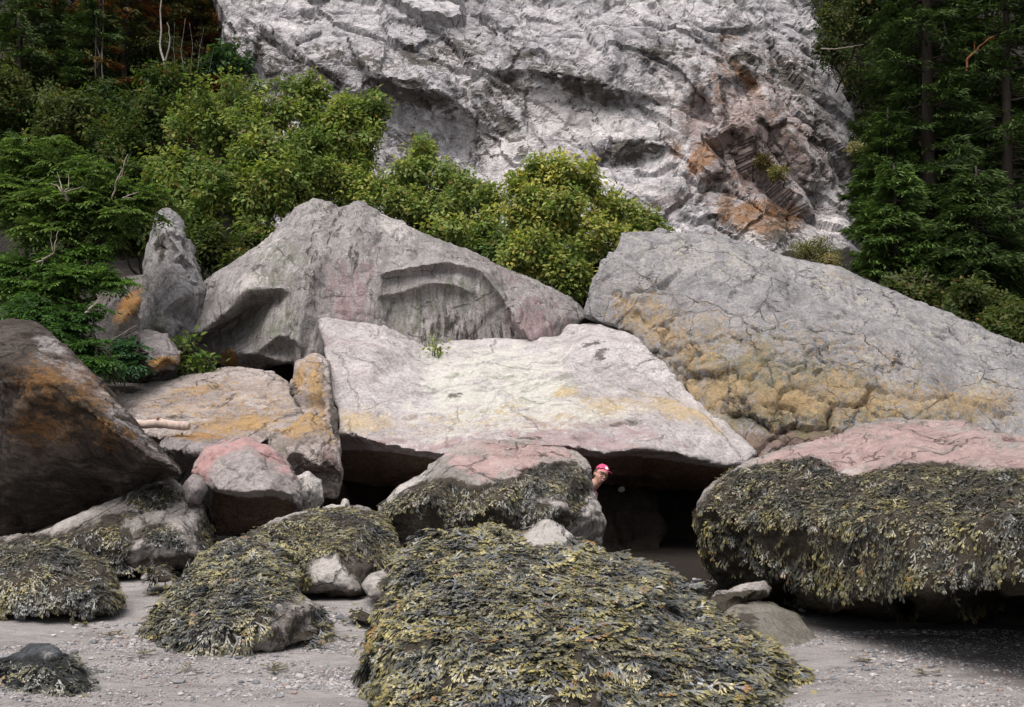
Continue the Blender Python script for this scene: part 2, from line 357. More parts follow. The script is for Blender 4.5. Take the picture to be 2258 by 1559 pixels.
def rock(name, outline, inner, mat, label, cat='boulder', thick=1.5, voxel=0.035, marks=(), seed=1, facet=((0.9, 0.10), (0.35, 0.035)),
         rough=((0.6, 0.05), (0.12, 0.012)), crackd=0.03, creases=(), back_scale=0.75, stretch=(1, 1, 1), kind=None, seat=True, group=None, smooth=True, relief=0.5, warp=0.25, plate=None, ledge=None, spin=0):
    pts = list(outline) + list(inner); n = len(outline)
    co = [Vector((p[0], -p[1])) for p in pts]
    edges = [(i, (i + 1) % n) for i in range(n)] + [(n + a, n + b) for a, b in creases]
    vo, eo, fo, ov, oe, of = delaunay_2d_cdt(co, edges, [], 1, 1e-5)
    src = [o[0] if o else 0 for o in ov]
    arr = np.array(pts, float)
    W0 = P(arr[:, 0], arr[:, 1], arr[:, 2])
    V = [W0[s] for s in src]; F = [tuple(f) for f in fo]
    rim = {}
    for k, o in enumerate(ov):
        for s in o:
            if s < n: rim[s] = k
    rim = [rim[i] for i in range(n)]
    cpx, cpy = arr[:n, 0].mean(), arr[:n, 1].mean(); dm = arr[:n, 2].mean()
    r1, r2 = [], []
    for i in range(n):
        x, y, d = arr[i]
        r1.append(len(V)); V.append(P(cpx + (x - cpx) * 1.0, cpy + (y - cpy) * 1.0, d + thick * 0.45))
        r2.append(len(V)); V.append(P(cpx + (x - cpx) * back_scale, cpy + (y - cpy) * back_scale, 0.5 * (d + dm) + thick))
    cb = len(V); V.append(P(cpx, cpy, dm + thick * 1.08))
    for i in range(n):
        j = (i + 1) % n
        F += [(rim[i], rim[j], r1[j], r1[i]), (r1[i], r1[j], r2[j], r2[i]), (r2[i], r2[j], cb)]
    me = bpy.data.meshes.new('t'); me.from_pydata([tuple(v) for v in V], [], F); me.update()
    ob = bpy.data.objects.new('t', me); C.objects.link(ob)
    md = ob.modifiers.new('r', 'REMESH'); md.mode = 'VOXEL'; md.voxel_size = voxel
    sm = ob.modifiers.new('s', 'SMOOTH'); sm.factor = 0.4; sm.iterations = 1
    dg = bpy.context.evaluated_depsgraph_get(); ev = ob.evaluated_get(dg)
    m2 = bpy.data.meshes.new_from_object(ev); bpy.data.objects.remove(ob); bpy.data.meshes.remove(me)
    nv = len(m2.vertices); X = np.zeros(nv * 3, np.float32); m2.vertices.foreach_get('co', X); X = X.reshape(-1, 3).astype(float)
    N = np.zeros(nv * 3, np.float32); m2.vertex_normals.foreach_get('vector', N); N = N.reshape(-1, 3).astype(float)
    Xr = X
    if spin:                                   # grain of the rock turned in the plane that faces the camera
        c_, s_ = math.cos(math.radians(spin)), math.sin(math.radians(spin)); Xr = np.stack([X[:, 0] * c_ - X[:, 2] * s_, X[:, 1], X[:, 0] * s_ + X[:, 2] * c_], -1)
    q = Xr * np.asarray(stretch) + seed * 11.7
    q = q + warp * np.stack([fbm(X * 1.3 + 5 * a + seed, 3, seed + a) for a in range(3)], -1) * 0.45
    D = np.zeros(nv); facet = tuple((a, b * relief) for a, b in facet) + (((0.17, 0.008),) if voxel < 0.045 else ()); rough = tuple((a, b * relief) for a, b in rough)
    for k, (size, amp) in enumerate(facet):
        o, e, r = cells(q / size, seed * 7 + k)
        D += amp * np.clip(o, -1.2, 1.2)
        if k < 3 and crackd:
            g = sstep(-0.05, 0.25, fbm(X * 0.9 + 3 * k + seed, 3, seed + 40 + k))
            D -= crackd * (0.6 ** k) * (1 - sstep(0, 0.09 + 0.05 * k, e)) * g
    for k, (size, amp) in enumerate(rough):
        D += amp * fbm(q / size, 4, seed + 20 + k, ridged=False)
    for (dx_, dy_, dz_, size, amp) in (ledge or ((0.25, -0.5, 0.85, 0.55, 0.05), (-0.8, -0.2, 0.6, 0.8, 0.05))):   # broken ledges: slow rise, sudden step
        u_ = (X * np.array([dx_, dy_, dz_])).sum(1) / size + 0.55 * fbm(X * 0.8 + seed * 3.1, 3, seed + 60) + 0.06 * fbm(X * 7, 2, seed + 61)
        fr = u_ - np.floor(u_); g = sstep(0.0, 0.35, fbm(X * 0.7 + 8 + seed, 2, seed + 63) + 0.12)
        D += amp * g * min(1, relief + 0.15) * (np.minimum(fr, (1 - fr) * 14) - 0.45)
    if plate:                                  # rounded plates of rock flaking off, with gaps between
        poly, soft, size, amp = plate; px, py = project(X)
        msk = np.clip(0.5 + poly_sd(px, py, poly) / soft, 0, 1)
        o, e, r = cells(q / size, seed + 91)
        D += msk * amp * ((r - 0.4) * 0.9 + 0.15 * sstep(0, 0.4, e) + 0.85 * sstep(0.0, 0.06, e) - 0.9)
    X = X + N * D[:, None]
    M = paint(X, marks)
    loc = np.array([X[:, 0].mean(), X[:, 1].mean(), X[:, 2].min()])
    m2.vertices.foreach_set('co', (X - loc).astype(np.float32).ravel()); m2.update()
    m2.name = name; m2.materials.clear(); m2.materials.append(mat)
    m2.polygons.foreach_set('use_smooth', np.full(len(m2.polygons), smooth))
    set_col(m2, 'mask_a', M[0]); set_col(m2, 'mask_b', M[1])
    ob = link(name, m2, loc=loc)
    if kind: ob['kind'] = kind
    if label: tag(ob, label, cat, group)
    ob_data[ob.name] = (X, M)
    return ob
ob_data = {}
# ---------------------------------------------------------------- ground, hillside, cliff
def axis(lo, hi, step, far, k=1.35):
    a = list(np.arange(lo, hi, step)); s = step
    r = [hi]
    while r[-1] < far: s *= k; r.append(r[-1] + s)
    s = step; l = [lo]
    while l[-1] > -far: s *= k; l.append(l[-1] - s)
    return np.array(sorted(set(l[1:] + a + r)))

def sheet(name, xs, ys, zf, mat, kind='structure'):
    Xg, Yg = np.meshgrid(xs, ys); Z = zf(Xg, Yg); V = np.stack([Xg, Yg, Z], -1).reshape(-1, 3); nx, ny = len(xs), len(ys)
    i = np.arange(ny - 1)[:, None] * nx + np.arange(nx - 1)[None]
    F = np.stack([i, i + 1, i + 1 + nx, i + nx], -1).reshape(-1, 4)
    o = link(name, build_mesh(name, V, F, [mat])); o['kind'] = kind
    return o

def sand_material():
    m = bpy.data.materials.new('wet_grey_sand'); t, b = nodes(m); n = NT(t)
    tc = n.new('ShaderNodeTexCoord'); p = tc.outputs['Object']
    st = n.new('ShaderNodeMapping'); n.lk(p, st.inputs[0]); st.inputs['Scale'].default_value = (0.6, 1.6, 1)
    big = n.noise(st.outputs[0], 1.4, 8, 0.65, 0.6); fine = n.noise(p, 90, 5, 0.75); mid = n.noise(st.outputs[0], 9, 8, 0.7, 0.3)
    col = n.ramp(big, [(0.32, (0.17, 0.158, 0.152)), (0.50, (0.265, 0.25, 0.245)), (0.68, (0.345, 0.33, 0.325))])
    col = n.mix(1.0, col, n.ramp(fine, [(0.3, (0.55, 0.55, 0.58)), (0.5, (1, 1, 1)), (0.7, (1.4, 1.38, 1.35))]), 'MULTIPLY')
    col = n.mix(n.math('MULTIPLY', n.rng(mid, 0.52, 0.66), 0.6), col, (0.12, 0.115, 0.12))
    # shade of the cave mouth, painted into the sand colour as a dark oval
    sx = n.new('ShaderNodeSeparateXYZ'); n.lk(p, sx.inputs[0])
    wet = n.math('ADD', n.math('POWER', n.math('DIVIDE', n.math('SUBTRACT', sx.outputs[0], 1.9), 1.9), 2.0), n.math('POWER', n.math('DIVIDE', n.math('SUBTRACT', sx.outputs[1], 13.9), 3.4), 2.0))  # wet: reach of the painted cave shade
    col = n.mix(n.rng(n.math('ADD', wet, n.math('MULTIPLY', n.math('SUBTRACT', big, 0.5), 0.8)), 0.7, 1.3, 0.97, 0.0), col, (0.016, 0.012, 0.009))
    n.lk(col, b.inputs['Base Color']); b.inputs['Roughness'].default_value = 0.9; b.inputs['Specular IOR Level'].default_value = 0.15
    h = n.math('ADD', n.math('MULTIPLY', fine, 0.012), n.math('MULTIPLY', mid, 0.03))
    bp = n.new('ShaderNodeBump', Strength=0.9, Distance=0.8); n.lk(h, bp.inputs['Height']); n.lk(bp.outputs[0], b.inputs['Normal'])
    return m

def sand_z(x, y):
    z = ground_z(x, y); sh = z.shape
    near = (np.abs(x) < 9) & (y > 4) & (y < 20)
    p = np.stack([x.ravel(), y.ravel() * 1.6, 0 * x.ravel()], -1)
    return z + np.where(near, 0.018 * fbm(p * 1.7, 4, 3).reshape(sh), 0)
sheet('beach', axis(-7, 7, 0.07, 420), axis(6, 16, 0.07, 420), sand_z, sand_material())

def soil_material():
    m = bpy.data.materials.new('forest_soil'); t, b = nodes(m); n = NT(t)
    tc = n.new('ShaderNodeTexCoord'); z = n.noise(tc.outputs['Object'], 1.2, 10, 0.7, 0.5)
    n.lk(n.ramp(z, [(0.35, (0.006, 0.005, 0.004)), (0.55, (0.016, 0.012, 0.008)), (0.7, (0.02, 0.02, 0.010))]), b.inputs['Base Color']); b.inputs['Roughness'].default_value = 0.95
    bp = n.new('ShaderNodeBump', Strength=1.0, Distance=0.3); n.lk(z, bp.inputs['Height']); n.lk(bp.outputs[0], b.inputs['Normal'])
    return m

def hill_z(x, y):
    z = np.interp(y, [16, 18, 21, 24, 28, 30, 34, 40, 60, 120], [-0.6, 0.2, 2.4, 4.6, 6.0, 6.4, 7.0, 10, 30, 60])
    left = sstep(-7.0, -11.0, x); right = sstep(9.5, 13.5, x)
    z = z + left * np.interp(y, [20, 26, 33, 44, 60], [0, 0, 2.0, 12, 22]) + right * np.interp(y, [20, 24, 27, 30, 33, 44, 60], [0, -1.5, -1.8, -1.0, 1.5, 12, 24])
    p = np.stack([x.ravel(), y.ravel(), 0 * x.ravel()], -1)
    return z + 0.45 * fbm(p * 0.5, 5, 9).reshape(x.shape)
sheet('hillside', axis(-22, 22, 0.3, 180), np.concatenate([np.arange(16, 46, 0.3), np.arange(46, 180, 6)]), hill_z, soil_material())

M_cliff = rock_mat('cliff_rock', (0.14, 0.138, 0.146), (0.42, 0.41, 0.43), (0.66, 0.64, 0.65), 1, (0.8, 1.0, 1.2), 1.0, 0.5, 0.8, 0.95, 1.0, 0.62, 0.9, 0.9, ((38, 0.33, 0.8, 0.04), (-35, 0.6, 0.5, 0.04), (80, 1.3, 0.35, 0.04)), orange=(0.30, 0.13, 0.045), orange2=(0.27, 0.17, 0.10), pale=(0.72, 0.69, 0.69), stain_and_shade=(0.06, 0.055, 0.05), pink=(0.30, 0.22, 0.195))
# overhanging dark seams (y, depth steps) and the ribs that run down to the right
cliff_out = [(620, 760, 30.5), (560, 420, 32), (490, 130, 34), (455, -120, 36), (900, -150, 36.5), (1400, -150, 36.5), (1700, -120, 36), (1800, 80, 34.6), (1848, 160, 34.4), (1890, 250, 34.2), (1904, 330, 34.0), (1924, 400, 33.8), (1948, 470, 33.6), (1940, 540, 33.2), (1905, 640, 31), (1850, 760, 30), (1300, 780, 29.5), (800, 780, 29.5)]
cliff_in = [(560, 110, 33.2), (700, 130, 33.0), (830, 160, 32.6), (900, 185, 32.5), (980, 205, 32.7), (900, 232, 33.4), (980, 262, 33.5), (820, 205, 33.2), (760, 100, 33.4),
            (1080, 150, 33.3), (1180, 150, 32.8), (1260, 165, 32.7), (1340, 195, 32.8), (1270, 225, 33.4), (1350, 235, 33.4), (1150, 200, 33.3),
            (1000, 330, 33.7), (1100, 300, 33.3), (1200, 270, 33.5), (1300, 290, 33.2), (1400, 300, 32.8), (1430, 315, 32.6), (1360, 335, 32.6), (1400, 355, 33.1), (1330, 372, 33.1), (1440, 350, 32.9),
            (1250, 360, 32.8), (1320, 400, 32.6), (1380, 410, 32.0), (1430, 430, 31.8), (1100, 400, 32.8), (1000, 440, 32.4), (900, 400, 32.9),
            (1480, 120, 33.4), (1560, 110, 32.9), (1580, 170, 32.3), (1600, 260, 32.0), (1550, 250, 33.0), (1620, 320, 31.6), (1640, 200, 33.3), (1700, 150, 33.6), (1680, 230, 32.6), (1740, 300, 32.2), (1780, 360, 32.2),
            (1700, 340, 32.6), (1640, 400, 31.6), (1560, 400, 31.8), (1500, 330, 32.6), (1480, 400, 31.9), (1540, 480, 31.2), (1620, 500, 30.9), (1700, 460, 31.0), (1745, 490, 30.9), (1760, 420, 32.6), (1760, 530, 31.0), (1790, 470, 32.9), (1830, 420, 33.0),
            (1850, 480, 32.7), (1860, 520, 32.2), (1600, 560, 30.4), (1700, 560, 30.3), (1400, 520, 31.0), (1720, 100, 34), (1500, 220, 32.9), (600, 200, 33), (680, 300, 33), (850, 320, 33.6)]
cliff_marks = [('d', 900, 205, 130, 36, 18, .95), ('d', 1290, 190, 130, 32, 22, .95), ('d', 1120, 190, 150, 34, -12, .7), ('d', 1100, 270, 120, 50, 40, .65), ('d', 1390, 335, 80, 36, -8, .95),
    ('d', 760, 130, 160, 36, 10, .7), ('d', 560, 100, 130, 40, 5, .55), ('d', 1480, 115, 100, 40, 0, .6), ('d', 1640, 130, 60, 60, 60, .6), ('d', 1750, 180, 90, 60, 60, .8), ('d', 1690, 330, 170, 60, 55, .45), ('d', 1010, 390, 70, 36, 50, .6), ('d', 930, 130, 90, 30, 20, .65),
    ('d', 1790, 300, 60, 90, -20, .45), ('d', 1290, 250, 100, 24, 25, .4), ('d', 1720, 520, 70, 60, 0, .6), ('d', 1600, 480, 60, 90, 0, .45), ('d', 1800, 460, 70, 30, -55, .5),
    ('w', 1250, 250, 240, 70, 20, 1.2), ('w', 1130, 340, 140, 70, 20, 1.1), ('w', 1470, 250, 60, 110, 0, .9), ('w', 930, 260, 60, 60, 0, .7), ('w', 1640, 515, 60, 40, 0, 1.0), ('w', 1840, 500, 90, 30, 0, .9), ('w', 720, 110, 120, 25, 0, .6), ('w', 1380, 415, 130, 14, 10, 1.0),
    ('d', 1600, 250, 150, 9, 82, .8), ('d', 1690, 280, 160, 9, 58, .8), ('d', 1625, 330, 110, 10, 75, .7), ('d', 1770, 330, 120, 9, 52, .7), ('d', 1530, 210, 90, 8, 100, .6), ('d', 1700, 130, 70, 9, 80, .7), ('d', 1410, 200, 120, 8, 40, .5), ('d', 1560, 420, 100, 8, 130, .7), ('d', 1200, 320, 100, 7, 60, .45), ('o', 1735, 300, 90, 14, 55, .55), ('o', 1585, 200, 70, 12, 75, .6), ('o', 1420, 430, 80, 40, 0, .3), ('p', 1660, 320, 220, 190, 60, 1.0), ('d', 640, 150, 200, 50, 10, .6), ('d', 1000, 110, 160, 40, 0, .6), ('d', 1150, 120, 90, 30, 20, .5), ('d', 880, 330, 60, 90, 20, .45), ('d', 1060, 330, 40, 80, 30, .55), ('p', 1660, 270, 170, 110, 60, .65), ('p', 1740, 380, 150, 70, 50, .5), ('p', 1480, 440, 80, 50, 0, .55), ('p', 1700, 180, 80, 60, 0, .4),
    ('o', 1550, 345, 56, 26, -50, 1.15), ('o', 1690, 480, 90, 44, 0, 1.2), ('o', 1600, 150, 50, 22, 60, .55), ('o', 1490, 330, 20, 30, 0, .7), ('o', 1600, 460, 24, 40, 0, 1.0), ('o', 1640, 165, 80, 20, 50, .8), ('o', 1600, 85, 40, 16, 0, .6), ('o', 1640, 380, 60, 30, 40, .45)]
cliff = rock('cliff', cliff_out, cliff_in, M_cliff, None, thick=4, voxel=0.062, marks=cliff_marks, seed=5, facet=((3.0, 0.55), (1.25, 0.26), (0.5, 0.05)), rough=((2.0, 0.05), (0.5, 0.012), (0.18, 0.010)), crackd=0.16, smooth=False, relief=0.62, kind='structure', back_scale=1.0, stretch=(0.55, 1, 1.25), spin=40, warp=0.22, ledge=((-0.75, -0.2, -0.65, 1.9, 0.24), (0.5, -0.5, 0.75, 1.3, 0.13)))

# ---------------------------------------------------------------- boulders of the middle ground
G = ((0.17, 0.165, 0.16), (0.33, 0.315, 0.315), (0.47, 0.45, 0.455))      # grey stone
M_peak = rock_mat('grey_streaked_rock', (0.15, 0.145, 0.14), (0.30, 0.285, 0.28), (0.43, 0.405, 0.405), 2, (3.0, 1.0, 0.6), 0.9, 0.8, mott=0.6, pink=(0.33, 0.235, 0.24), green=(0.20, 0.215, 0.165))
peak = rock('peaked_boulder',
    [(398, 748, 19.5), (425, 680, 19.6), (455, 620, 19.8), (530, 575, 20.2), (600, 515, 20.6), (650, 460, 21), (690, 433, 21.2), (725, 442, 21.2), (745, 458, 21.2), (795, 446, 21.3), (850, 478, 21.3), (950, 520, 21.2), (1060, 572, 21), (1150, 612, 20.9), (1230, 645, 20.8), (1275, 672, 20.6), (1294, 700, 20.4),
     (1240, 775, 19.2), (1150, 810, 19.0), (950, 840, 18.9), (760, 860, 18.6), (670, 840, 18.3), (640, 800, 18.6), (560, 815, 19.6), (490, 805, 20), (440, 765, 20.6)],
    [(690, 600, 18.6), (684, 500, 19.9), (668, 690, 18.25), (655, 760, 18.1), (415, 735, 19.0), (440, 735, 18.9), (500, 690, 18.7), (525, 655, 18.7), (545, 638, 18.7), (622, 636, 18.8), (640, 600, 18.9), (560, 590, 19.2), (600, 560, 19.5),
     (455, 748, 19.8), (510, 714, 19.8), (545, 690, 19.6), (575, 672, 19.4), (615, 655, 19.05), (642, 648, 18.75), (480, 772, 19.5), (560, 780, 18.8), (603, 700, 18.85), (615, 738, 18.4), (632, 772, 18.8), (545, 738, 19.3),
     (800, 500, 20.0), (760, 560, 19.0), (790, 700, 18.5), (700, 700, 18.45), (830, 660, 18.7), (745, 480, 20.7), (900, 540, 20.0), (1000, 558, 19.9),
     (840, 600, 18.9), (900, 590, 18.8), (985, 576, 18.8), (1060, 594, 18.9), (1097, 640, 18.8), (1134, 700, 18.45), (1170, 750, 18.35),
     (850, 616, 19.1), (900, 603, 19.05), (985, 588, 19.05), (1050, 604, 19.05), (1084, 646, 19.05), (1120, 706, 19.0), (1152, 756, 18.95), (865, 650, 18.95), (950, 624, 18.86), (1000, 630, 18.82), (1070, 660, 18.9), (870, 660, 19.08), (960, 634, 19.02), (1010, 640, 18.98), (860, 750, 18.75), (950, 770, 18.85), (1040, 765, 18.85), (1000, 700, 18.92),
     (1180, 660, 19.35), (1230, 700, 19.3), (1100, 590, 20.0), (842, 650, 18.72), (838, 740, 18.5), (857, 655, 19.0), (855, 742, 18.85), (745, 520, 19.6), (720, 600, 18.9), (520, 600, 19.5), (470, 650, 19.2)],
    M_peak, 'tallest grey pointed boulder with a shaded alcove in its front, at centre', thick=2.6, voxel=0.038, seed=3, creases=[(4, 5), (5, 6), (6, 7), (7, 8), (8, 9), (9, 10), (13, 14), (14, 15), (15, 16), (16, 17), (17, 18), (0, 1), (0, 2), (2, 3), (33, 34), (34, 35), (35, 36), (36, 37), (37, 38), (38, 39), (40, 41), (41, 42), (42, 43), (43, 44), (44, 45), (45, 46), (47, 48), (48, 49), (49, 50), (51, 52), (52, 53)], facet=((1.8, 0.12), (0.7, 0.06), (0.33, 0.02)), relief=0.42, rough=((0.9, 0.03), (0.25, 0.018), (0.09, 0.010)), crackd=0.05, stretch=(1.5, 1.2, 0.7), ledge=((-0.55, -0.3, -0.8, 0.7, 0.05), (0.7, -0.5, 0.3, 0.9, 0.05)),
    marks=[('w', 590, 540, 60, 40, -40, .7), ('w', 550, 620, 60, 26, -20, .95), ('w', 700, 460, 70, 30, 0, .6), ('w', 870, 500, 70, 36, 30, .9), ('w', 770, 600, 26, 60, 10, .6), ('g', 620, 600, 90, 110, 0, .7), ('g', 600, 720, 100, 70, 0, .8), ('g', 690, 480, 70, 40, 0, .5), ('g', 900, 690, 90, 80, 0, .85), ('g', 1030, 640, 90, 50, 0, .8),
           ('d', 1000, 730, 90, 50, 0, .65), ('d', 740, 480, 30, 90, 8, .45), ('d', 780, 560, 22, 110, 10, .5), ('p', 770, 660, 90, 130, 0, .75), ('p', 1190, 720, 90, 80, 30, .9), ('p', 1100, 600, 120, 40, 28, .5), ('d', 690, 550, 20, 100, 5, .4), ('o', 505, 790, 22, 24, 0, 1.2), ('w', 1230, 690, 20, 60, -40, .4), ('d', 1090, 740, 40, 40, 0, .5)])

M_spire = rock_mat('grey_spire_rock', (0.15, 0.15, 0.15), (0.28, 0.275, 0.28), (0.40, 0.385, 0.385), 3, (1.5, 1.2, 0.6), 0.9, 1.1)
rock('spire_boulder', [(318, 725, 19.2), (326, 600, 19.4), (345, 500, 19.6), (368, 473, 19.7), (396, 488, 19.7), (420, 540, 19.6), (440, 590, 19.5), (456, 640, 19.4), (440, 700, 19.2), (400, 770, 18.9), (360, 780, 18.8), (322, 760, 18.9)],
     [(372, 520, 19.1), (370, 580, 18.9), (400, 650, 18.6), (355, 690, 18.5), (345, 620, 18.9), (352, 525, 19.5), (360, 545, 19.5), (400, 560, 19.0), (352, 720, 18.4), (345, 735, 18.9)], M_spire,
     'narrow upright grey rock like a tooth, at the left of the tallest boulder', thick=1.0, voxel=0.03, relief=0.75, seed=11, facet=((0.7, 0.12), (0.3, 0.06)), rough=((0.5, 0.05), (0.12, 0.014)), crackd=0.05, stretch=(1.2, 1, 0.6), marks=[('g', 360, 720, 50, 30, 0, .7), ('d', 355, 540, 16, 40, -10, .8), ('w', 340, 690, 40, 30, 0, .4)])
M_dark = rock_mat('dark_back_rock', (0.06, 0.055, 0.05), (0.13, 0.12, 0.115), (0.22, 0.205, 0.20), 4, (1, 1, 1), 0.8, 1.0, orange=(0.36, 0.14, 0.03))  # dark stone colours with rust orange lichen
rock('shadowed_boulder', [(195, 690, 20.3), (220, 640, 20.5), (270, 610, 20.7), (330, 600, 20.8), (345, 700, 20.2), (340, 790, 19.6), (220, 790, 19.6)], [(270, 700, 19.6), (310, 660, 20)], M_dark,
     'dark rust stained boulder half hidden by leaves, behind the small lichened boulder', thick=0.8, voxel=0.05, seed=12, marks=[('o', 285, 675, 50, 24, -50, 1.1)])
M_small = rock_mat('purple_grey_rock', (0.16, 0.145, 0.145), (0.32, 0.29, 0.29), (0.46, 0.42, 0.42), 5, (1, 1, 1), 1.3, 0.6)
rock('lichened_boulder', [(232, 800, 17.2), (265, 750, 17.6), (320, 728, 17.8), (370, 738, 17.7), (402, 775, 17.5), (395, 805, 17.3), (350, 832, 17.6), (290, 848, 17.7), (240, 838, 17.5)], [(330, 775, 17.1), (290, 800, 17.0), (370, 790, 17.1), (340, 812, 17.0)], M_small,
     'small purplish boulder with orange lichen under its edge, below the tooth shaped rock', thick=0.9, voxel=0.03, seed=13, facet=((0.5, 0.06), (0.2, 0.02)), marks=[('o', 355, 800, 40, 14, -15, 1.25), ('o', 400, 790, 22, 14, -40, .9), ('w', 335, 745, 60, 20, 20, .5), ('d', 340, 826, 70, 14, -5, .8)])

M_right = rock_mat('blue_grey_cracked_rock', (0.16, 0.158, 0.155), (0.30, 0.295, 0.305), (0.41, 0.40, 0.40), 6, (1.3, 1.0, 0.8), 1.15, 0.75, 1.0, orange=(0.50, 0.35, 0.18), orange2=(0.33, 0.25, 0.145), pink=(0.20, 0.125, 0.09), green=(0.185, 0.175, 0.10), pale=(0.47, 0.455, 0.39))
rightb = rock('cracked_boulder',
    [(1290, 692, 18.4), (1308, 640, 18.6), (1330, 575, 18.8), (1360, 545, 18.9), (1368, 512, 19.1), (1430, 508, 19.3), (1540, 520, 19.4), (1600, 525, 19.6), (1700, 560, 19.6), (1760, 575, 19.6), (1850, 590, 19.5), (1960, 640, 19.2), (2080, 690, 18.9), (2185, 735, 18.6), (2290, 775, 18.4),
     (2320, 900, 16.5), (2320, 1060, 15.2), (1900, 1080, 15), (1650, 1080, 15.2), (1560, 930, 16.1), (1470, 800, 17.3), (1400, 740, 18.0), (1330, 715, 18.3)],
    [(1430, 540, 18.9), (1600, 560, 18.7), (1700, 612, 18.2), (1850, 690, 17.6), (2000, 752, 17.15), (2185, 850, 16.6), (2000, 690, 18.3), (2120, 750, 18.0), (1500, 620, 18.2), (1450, 700, 17.8), (1370, 650, 18.3), (1380, 590, 18.6), (1600, 750, 17.1), (1750, 800, 16.5), (1550, 800, 16.7), (1650, 880, 15.9), (1800, 880, 15.9), (1950, 900, 15.8), (2100, 930, 15.6),
     (1700, 950, 15.7), (1850, 980, 15.6), (1520, 690, 17.6), (1750, 700, 17.3), (1900, 800, 16.5), (1440, 770, 17.4)],
    M_right, 'largest blue grey cracked boulder banded with orange lichen, on the right', thick=3.0, voxel=0.036, seed=21, facet=((1.6, 0.10), (0.5, 0.04)), rough=((0.9, 0.06), (0.22, 0.03), (0.08, 0.012)), crackd=0.06, warp=0.8,
    plate=([(1330, 640), (1480, 620), (1560, 740), (1800, 740), (2000, 860), (2200, 880), (2200, 1020), (1600, 1040), (1480, 820), (1380, 730)], 120, 0.75, 0.16),
    marks=[('o', [(1500, 830), (1600, 800), (1700, 830), (1850, 800), (2000, 845), (2110, 845), (2240, 850), (2260, 930), (2000, 935), (1800, 945), (1660, 930), (1560, 930)], 90, .80), ('o', [(1330, 630), (1450, 620), (1540, 720), (1640, 790), (1700, 860), (1640, 930), (1560, 910), (1480, 840), (1400, 750), (1330, 715)], 90, .62), ('o', 1450, 730, 70, 50, 50, .75), ('o', 1850, 610, 50, 20, 20, .45), ('o', 1520, 860, 60, 30, 60, .9),
           ('g', [(1480, 760), (1680, 740), (1800, 780), (1960, 850), (2180, 900), (2180, 960), (1600, 980), (1500, 860)], 120, .95), ('o', 1600, 760, 260, 90, 25, .5), ('o', 1850, 780, 300, 80, 12, .42), ('g', 1700, 800, 120, 70, 20, .8), ('d', 1800, 790, 24, 60, 0, .6), ('d', 1980, 800, 24, 50, 0, .55), ('d', 1660, 740, 50, 24, 0, .4), ('d', 1500, 880, 24, 60, -30, .5),
           ('w', [(1380, 515), (1560, 530), (1700, 575), (1850, 600), (2000, 665), (2190, 750), (2190, 830), (1900, 690), (1700, 610), (1500, 600), (1400, 580)], 80, .62), ('w', 1980, 830, 160, 50, 28, .45), ('w', 2160, 860, 40, 40, 0, .7),
           ('p', [(1580, 930), (1700, 940), (1900, 935), (2200, 945), (2260, 1080), (1600, 1080)], 60, 1.1), ('p', 1750, 960, 120, 50, 0, 1.0)])

